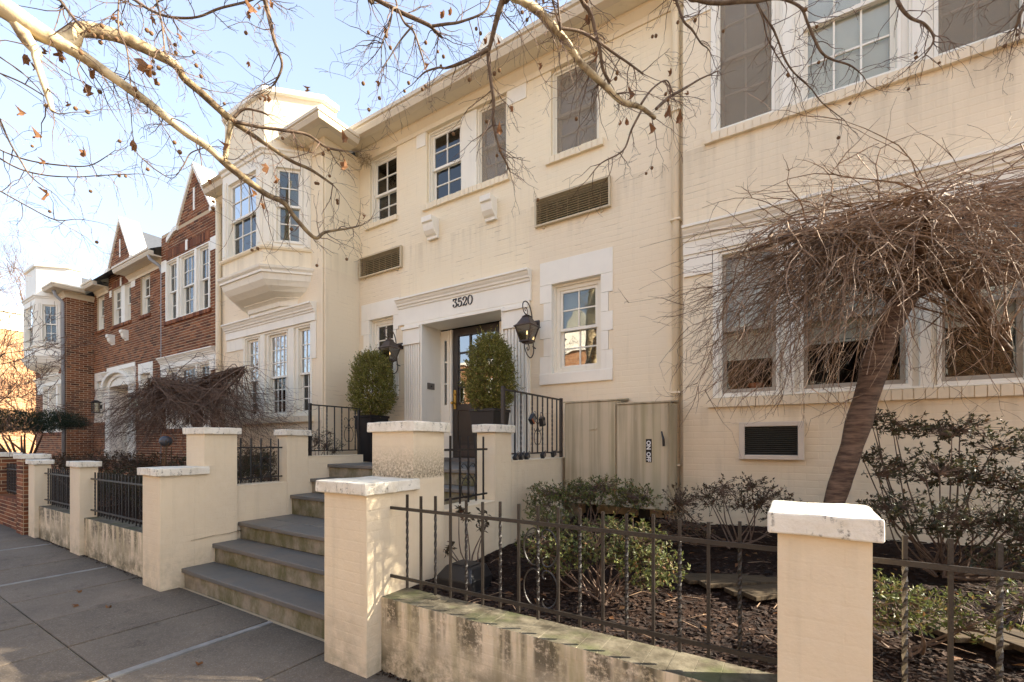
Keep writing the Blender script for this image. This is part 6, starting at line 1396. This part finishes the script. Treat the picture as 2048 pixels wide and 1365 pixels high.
GA = 'azaleas in the mulched garden right of the steps'
shrub('azalea', 'airy green azalea against the porch wall, in front of the left cabinet', 'shrub', (-1.55, 3.9, .6), [(-1.85, 3.85, 1.02, .38, .28, .13, 221), (-1.45, 3.9, 1.07, .36, .28, .15, 255), (-1.15, 3.95, 1.02, .25, .22, .12, 119), (-1.95, 3.7, .9, .22, .2, .12, 85)], 'azalea', seed=2, group=GA, leaf=.032, per=6)
shrub('azalea', 'bright green azalea directly behind the iron scroll panel', 'shrub', (-1.05, 2.75, .48), [(-1.35, 2.75, .80, .30, .25, .17, 306), (-.95, 2.85, .86, .32, .26, .17, 340), (-.72, 2.75, .76, .22, .20, .14, 187), (-1.5, 2.95, .92, .25, .2, .12, 153)], 'azalea', seed=3, group=GA, leaf=.030, per=6)
shrub('azalea', 'reddish brown azalea below the wall air conditioner', 'shrub', (-.38, 4.2, .62), [(-.75, 4.25, 1.0, .28, .25, .16, 187), (-.35, 4.25, 1.08, .32, .25, .17, 255), (-.1, 4.3, .98, .22, .2, .15, 136), (-.8, 3.9, .82, .3, .2, .13, 136)], 'azred', seed=4, group=GA, leaf=.028, per=5, bare=.2)
shrub('azalea', 'mottled green azalea low behind the fence just right of the nearest pier', 'shrub', (.45, 2.8, .48), [(.38, 2.75, .75, .22, .2, .14, 204), (.62, 2.9, .70, .2, .2, .12, 136)], 'azalea', seed=5, group=GA, leaf=.026, per=6, bare=.15)
shrub('azalea', 'sparse twiggy azalea low at the right edge behind the fence bars', 'shrub', (1.0, 2.85, .48), [(.95, 2.8, .78, .26, .25, .15, 204), (1.35, 2.9, .75, .3, .25, .14, 204)], 'azalea', seed=6, group=GA, leaf=.026, per=5, bare=.3)
shrub('large_shrub', 'large dark layered shrub against the wall right of the leaning trunk', 'shrub', (.88, 4.15, .6),
  [(.50, 4.15, 1.70, .13, .15, .05, 28), (.68, 4.15, 1.62, .20, .2, .09, 64), (.95, 4.2, 1.60, .26, .25, .11, 93), (1.28, 4.25, 1.50, .30, .28, .14, 122), (1.55, 4.25, 1.42, .25, .28, .14, 86), (.45, 4.0, 1.42, .14, .16, .06, 32), (.60, 4.0, 1.32, .18, .2, .10, 57), (.82, 4.1, 1.34, .24, .25, .15, 93), (1.05, 4.15, 1.28, .26, .25, .15, 108), (1.45, 4.2, 1.22, .35, .3, .18, 158), (.52, 3.85, 1.10, .16, .2, .10, 50), (.72, 3.85, 1.04, .24, .25, .15, 108), (1.0, 3.9, 1.02, .28, .25, .17, 136), (1.3, 3.95, 1.0, .3, .25, .18, 158), (1.65, 3.9, 1.04, .35, .3, .20, 158), (1.15, 3.8, .80, .32, .25, .13, 86)],
  'azdark', seed=7, leaf=.033, per=7, bare=.1)
shrub('seedling', 'wispy weed with drooping leaves against the stepped pier side, above the black box', 'plant', (-2.12, 2.8, .46), [(-2.15, 2.75, .95, .07, .08, .09, 12), (-2.08, 2.9, .88, .06, .08, .08, 10), (-2.2, 2.62, .72, .05, .06, .05, 6)], 'azred', seed=8, leaf=.05, per=5)
GB = 'dark shrubs in the left side garden'
shrub('hedge_shrub', 'dark shrub behind the closely barred fence next to the left stepped pier', 'shrub', (-7.0, 2.6, .5), [(-7.6, 2.6, .85, .35, .22, .25, 260), (-7.0, 2.6, .9, .4, .22, .28, 300), (-6.4, 2.65, .85, .4, .25, .28, 260), (-6.9, 2.9, 1.15, .35, .3, .18, 160)], 'azdark', seed=9, leaf=.038, per=6, group=GB)
shrub('hedge_shrub', 'dark shrub behind the farthest iron fence section of the left wall', 'shrub', (-9.2, 2.6, .5), [(-9.7, 2.6, .8, .35, .22, .22, 200), (-9.1, 2.6, .85, .4, .22, .25, 220), (-8.5, 2.65, .9, .35, .25, .25, 200)], 'azdark', seed=10, leaf=.038, per=6, group=GB)
shrub('hedge_shrub', 'brownish shrub mass under the left weeping tree beside the tall pier', 'shrub', (-7.4, 3.4, .55), [(-6.5, 3.3, 1.25, .45, .35, .28, 260), (-7.3, 3.5, 1.2, .5, .35, .25, 260), (-6.6, 3.0, .95, .4, .3, .25, 200), (-8.1, 3.3, 1.1, .45, .35, .25, 200)], 'azred', seed=12, leaf=.034, per=5, group=GB)
shrub('hedge_shrub', 'reddish brown low hedge below the brick house windows', 'shrub', (-11.2, 3.4, .5), [(-9.6, 3.4, 1.1, .6, .4, .25, 220), (-10.8, 3.4, 1.12, .7, .4, .26, 260), (-12.2, 3.4, 1.12, .7, .4, .26, 260), (-13.6, 3.3, 1.05, .7, .4, .25, 220), (-15.2, 3.3, 1.05, .8, .4, .25, 220)], 'azred', seed=13, leaf=.04, per=5, group=GB)
shrub('azalea', 'dark leafy shrub behind the short iron panel left of the steps', 'shrub', (-6.05, 3.2, .6), [(-6.0, 3.1, 1.15, .25, .28, .2, 306), (-6.3, 3.5, 1.25, .3, .3, .22, 306), (-5.9, 3.4, 1.0, .2, .3, .22, 204)], 'azdark', seed=14, leaf=.03, per=6)
shrub('azalea', 'thin twiggy shrub behind the left porch railing', 'shrub', (-5.9, 4.1, 1.0), [(-5.85, 3.9, 1.5, .16, .22, .18, 119), (-5.85, 4.25, 1.45, .16, .22, .15, 136), (-5.8, 4.1, 1.62, .14, .22, .16, 51)], 'azdark', seed=15, leaf=.024, per=4, bare=.25)
# yew beyond the red wall
Y = thing('yew_tree', 'dark green spreading yew at the left edge before the far brick bay', 'tree', (-16.2, 3.0, .4)); r = random.Random(5)
sm, lm = MB(), MB()
for i in range(9):
    a = r.uniform(0, 6.28); e = Vector((-16.2+math.cos(a)*r.uniform(.6, 1.7), 3.0+math.sin(a)*.6, 1.7)); sm.tube([(-16.2, 3, .3), (-16.2+(e.x+16.2)*.35, 3.0+(e.y-3)*.3, 1.0), e], [.05, .035, .015], 6, cap=False)
for _ in range(3400):
    a = r.uniform(0, 6.28); k = r.random()**.5; x = -16.2+math.cos(a)*2.35*k; y = 3.0+math.sin(a)*.95*k
    z = 1.95+.38*(1-k*k)**.5*r.uniform(-.5, 1)+.16*mnoise.noise(Vector((x*1.5, y*1.5, 0)))
    p = Vector((x, y, z)); d = (Vector((math.cos(a), math.sin(a), .15))+rdir(r)*.5).normalized()
    for j in range(9):
        leafquad(lm, p+d*j*.02, (d*.7+rdir(r)).normalized(), Vector((0, 0, 1)), .045, .014)
sm.obj('branches', 'redtwig', Y); o = lm.obj('foliage', 'yew', Y); o['kind'] = 'stuff'

# bare trees far left
def bare_tree(label, base, h, spread, seed, mat, levels=4, lean=(0, 0), rad=.12, n0=9, zfork=.3, grp='bare trees beyond the row'):
    T_ = thing('bare_tree', label, 'tree', base, grp); r = random.Random(seed); B = Vector(base)
    top = B+Vector((lean[0], lean[1], h*.75))
    pts = [(*B, rad), (*(B.lerp(top, .3)+Vector((.05, .02, 0))), rad*.8), (*B.lerp(top, .65), rad*.5), (*top, rad*.2)]
    c, rd = curve(pts, 5); MB().tube(c, rd, 8).obj('trunk', mat, T_, smooth=True)
    m = MB()
    def rec(p, d, L, ra, lv):
        pts = [p]; rr = [ra]; N = 5
        for i in range(N):
            d = (d+rdir(r)*.20+Vector((0, 0, .05))).normalized(); p = p+d*L/N; pts.append(p); rr.append(max(.004, ra*(1-.6*(i+1)/N)))
        m.tube(pts, rr, 4 if lv > 1 else 3, cap=False)
        if lv:
            for _ in range(r.randint(3, 4) if lv > 1 else 5):
                i = r.randint(2, N); s = Matrix.Rotation(r.uniform(0, 6.28), 3, d) @ d.orthogonal().normalized()
                rec(pts[i], (d*.9+s*r.uniform(.5, .9)).normalized(), L*r.uniform(.5, .72), max(.004, rr[i]*.7), lv-1)
    for i in range(n0):
        t = zfork+(1-zfork)*i/n0; k = min(len(c)-1, int(t*len(c))); a = i*2.4
        rec(c[k], Vector((math.cos(a)*spread, math.sin(a)*spread, .7)).normalized(), h*.34*(1.15-.5*t), rd[k]*.6, levels)
    o = m.obj('crown', mat, T_); o['kind'] = 'stuff'
bare_tree('bare street tree at the left edge whose fine twigs cross the white bay window', (-14.6, 1.35, 0), 5.6, .85, 4, 'twig', 4, rad=.09, lean=(-.2, .1))
bare_tree('brown bare shrubby tree before the sunlit orange brick building', (-27.5, 5.6, 0), 5.2, 1.1, 6, 'redtwig', 4, rad=.12, zfork=.08, n0=12)
bare_tree('tall reddish bare tree far beyond the row at the left edge', (-44., 9.5, 0), 15, .7, 9, 'redtwig', 4, rad=.25, zfork=.35, n0=12)
bare_tree('bare tree far off whose top shows faintly above the brick gable roofs', (-40., 22, 0), 18, .8, 14, 'redtwig', 3, rad=.25, zfork=.5, n0=8)

# ---------------------------------------------------------------- far building and the other side of the street
def plain_house(name, label, x0, x1, y0, y1, h, F_list, grp=None, top=None):
    P = thing(name, label, 'house', ((x0+x1)/2, (y0+y1)/2, 0), grp)
    MB().box(x0, x1, y0, y1, -.05, h).obj('wall', 'mortar', P)
    bl = []
    for F, u0, u1, wins in F_list:
        holes = [(a, b, c, d) for a, b, c, d in wins]
        bl += brick_list(F, u0, u1, 0, h-(.9 if top else 0), holes, joint=.012, proud=.01)
        for a, b, c, d in wins:
            w_ = MB().fbox(F, a-.07, b+.07, .0, .03, c-.1, c).fbox(F, a-.07, b+.07, 0, .03, d, d+.12).fbox(F, a-.07, a, 0, .03, c, d).fbox(F, b, b+.07, 0, .03, c, d).fbox(F, a, b, .008, .02, (c+d)/2-.03, (c+d)/2+.03).fbox(F, (a+b)/2-.02, (a+b)/2+.02, .008, .018, c, d).obj('window', 'white', P)
            MB().fbox(F, a, b, .001, .007, c, d).obj('pane', 'acgrille', w_)
        if top: MB().fbox(F, u0-.03, u1+.03, -.01, .06, h-.9, h-.05).obj('parapet_band', 'cream', P)
    bl = [b for b in bl]
    v0, f0 = unit_brick(); f0 = f0[:5]; m = MB()
    for (F, u, z, w_, h_, p_) in bl: m.add([F.p(u+a*w_, b*p_, z+c*h_) for a, b, c in v0], f0)
    o = m.obj('brickwork', 'obrick', P); o['kind'] = 'stuff'
    MB().box(x0-.12, x1+.12, y0-.12, y1+.12, h, h+.22).obj('roof_edge', 'white', P)
    return P
plain_house('apartment_building', 'sunlit orange brick building with pale upper band at the far left edge', -46, -34, 4.9, 16, 8.2, [(FE(-34), 4.9, 11.0, [(7.6, 8.6, 1.2, 2.9), (7.6, 8.6, 4.6, 6.2)])], top=True)
for i, x in enumerate((-27, -14, -1, 12)):
    wins = [(-(x+a+w_), -(x+a), z, z+1.6) for a, w_ in ((1.2, 1.1), (2.9, 1.1), (5.6, .9), (8.4, 1.1), (10.2, 1.1)) for z in (1.4, 4.4)]
    P = plain_house('opposite_house', ['leftmost', 'second from left', 'third from left', 'rightmost'][i]+' orange brick house across the street, seen only in reflections', x+.05, x+12.95, -24, -15, 7.2, [(FB(-15), -(x+12.95), -(x+.05), wins)], 'houses across the street')
    MB().poly(FB(-15), [(-(x+4.6), 7.43), (-(x+1.0), 7.43), (-(x+2.8), 9.9)], -.4, .0).obj('gable', 'cwhite', P)
    MB().box(x+8.0, x+9.2, -19, -18, 7.43, 10.2).obj('chimney', 'cwhite', P)

r = random.Random(77); lm = MB()
for _ in range(150):
    x, y = r.uniform(-2.2, 2.2), 2.4+2.5*r.random(); d = Vector((r.uniform(-1, 1), r.uniform(-1, 1), r.uniform(-.1, .3))).normalized(); l = r.uniform(.03, .07)
    leafquad(lm, Vector((x, y, gz(x, y)+.02)), d, Vector((r.uniform(-.4, .4), r.uniform(-.4, .4), 1)), l, l*.55)
o = lm.obj('leaf_litter', 'dleaf'); o['kind'] = 'stuff'
sm = MB()
for _ in range(90):
    x, y = r.uniform(-2.2, 2.2), 2.35+2.4*r.random(); a = r.uniform(0, 6.28); l = r.uniform(.08, .30); z = gz(x, y)+.02
    sm.tube([(x, y, z), (x+math.cos(a)*l*.5, y+math.sin(a)*l*.5, z+.015), (x+math.cos(a+.3)*l, y+math.sin(a+.3)*l, z+.005)], [.003, .0025, .0015], 4)
o = sm.obj('fallen_sticks', 'weep'); o['kind'] = 'stuff'
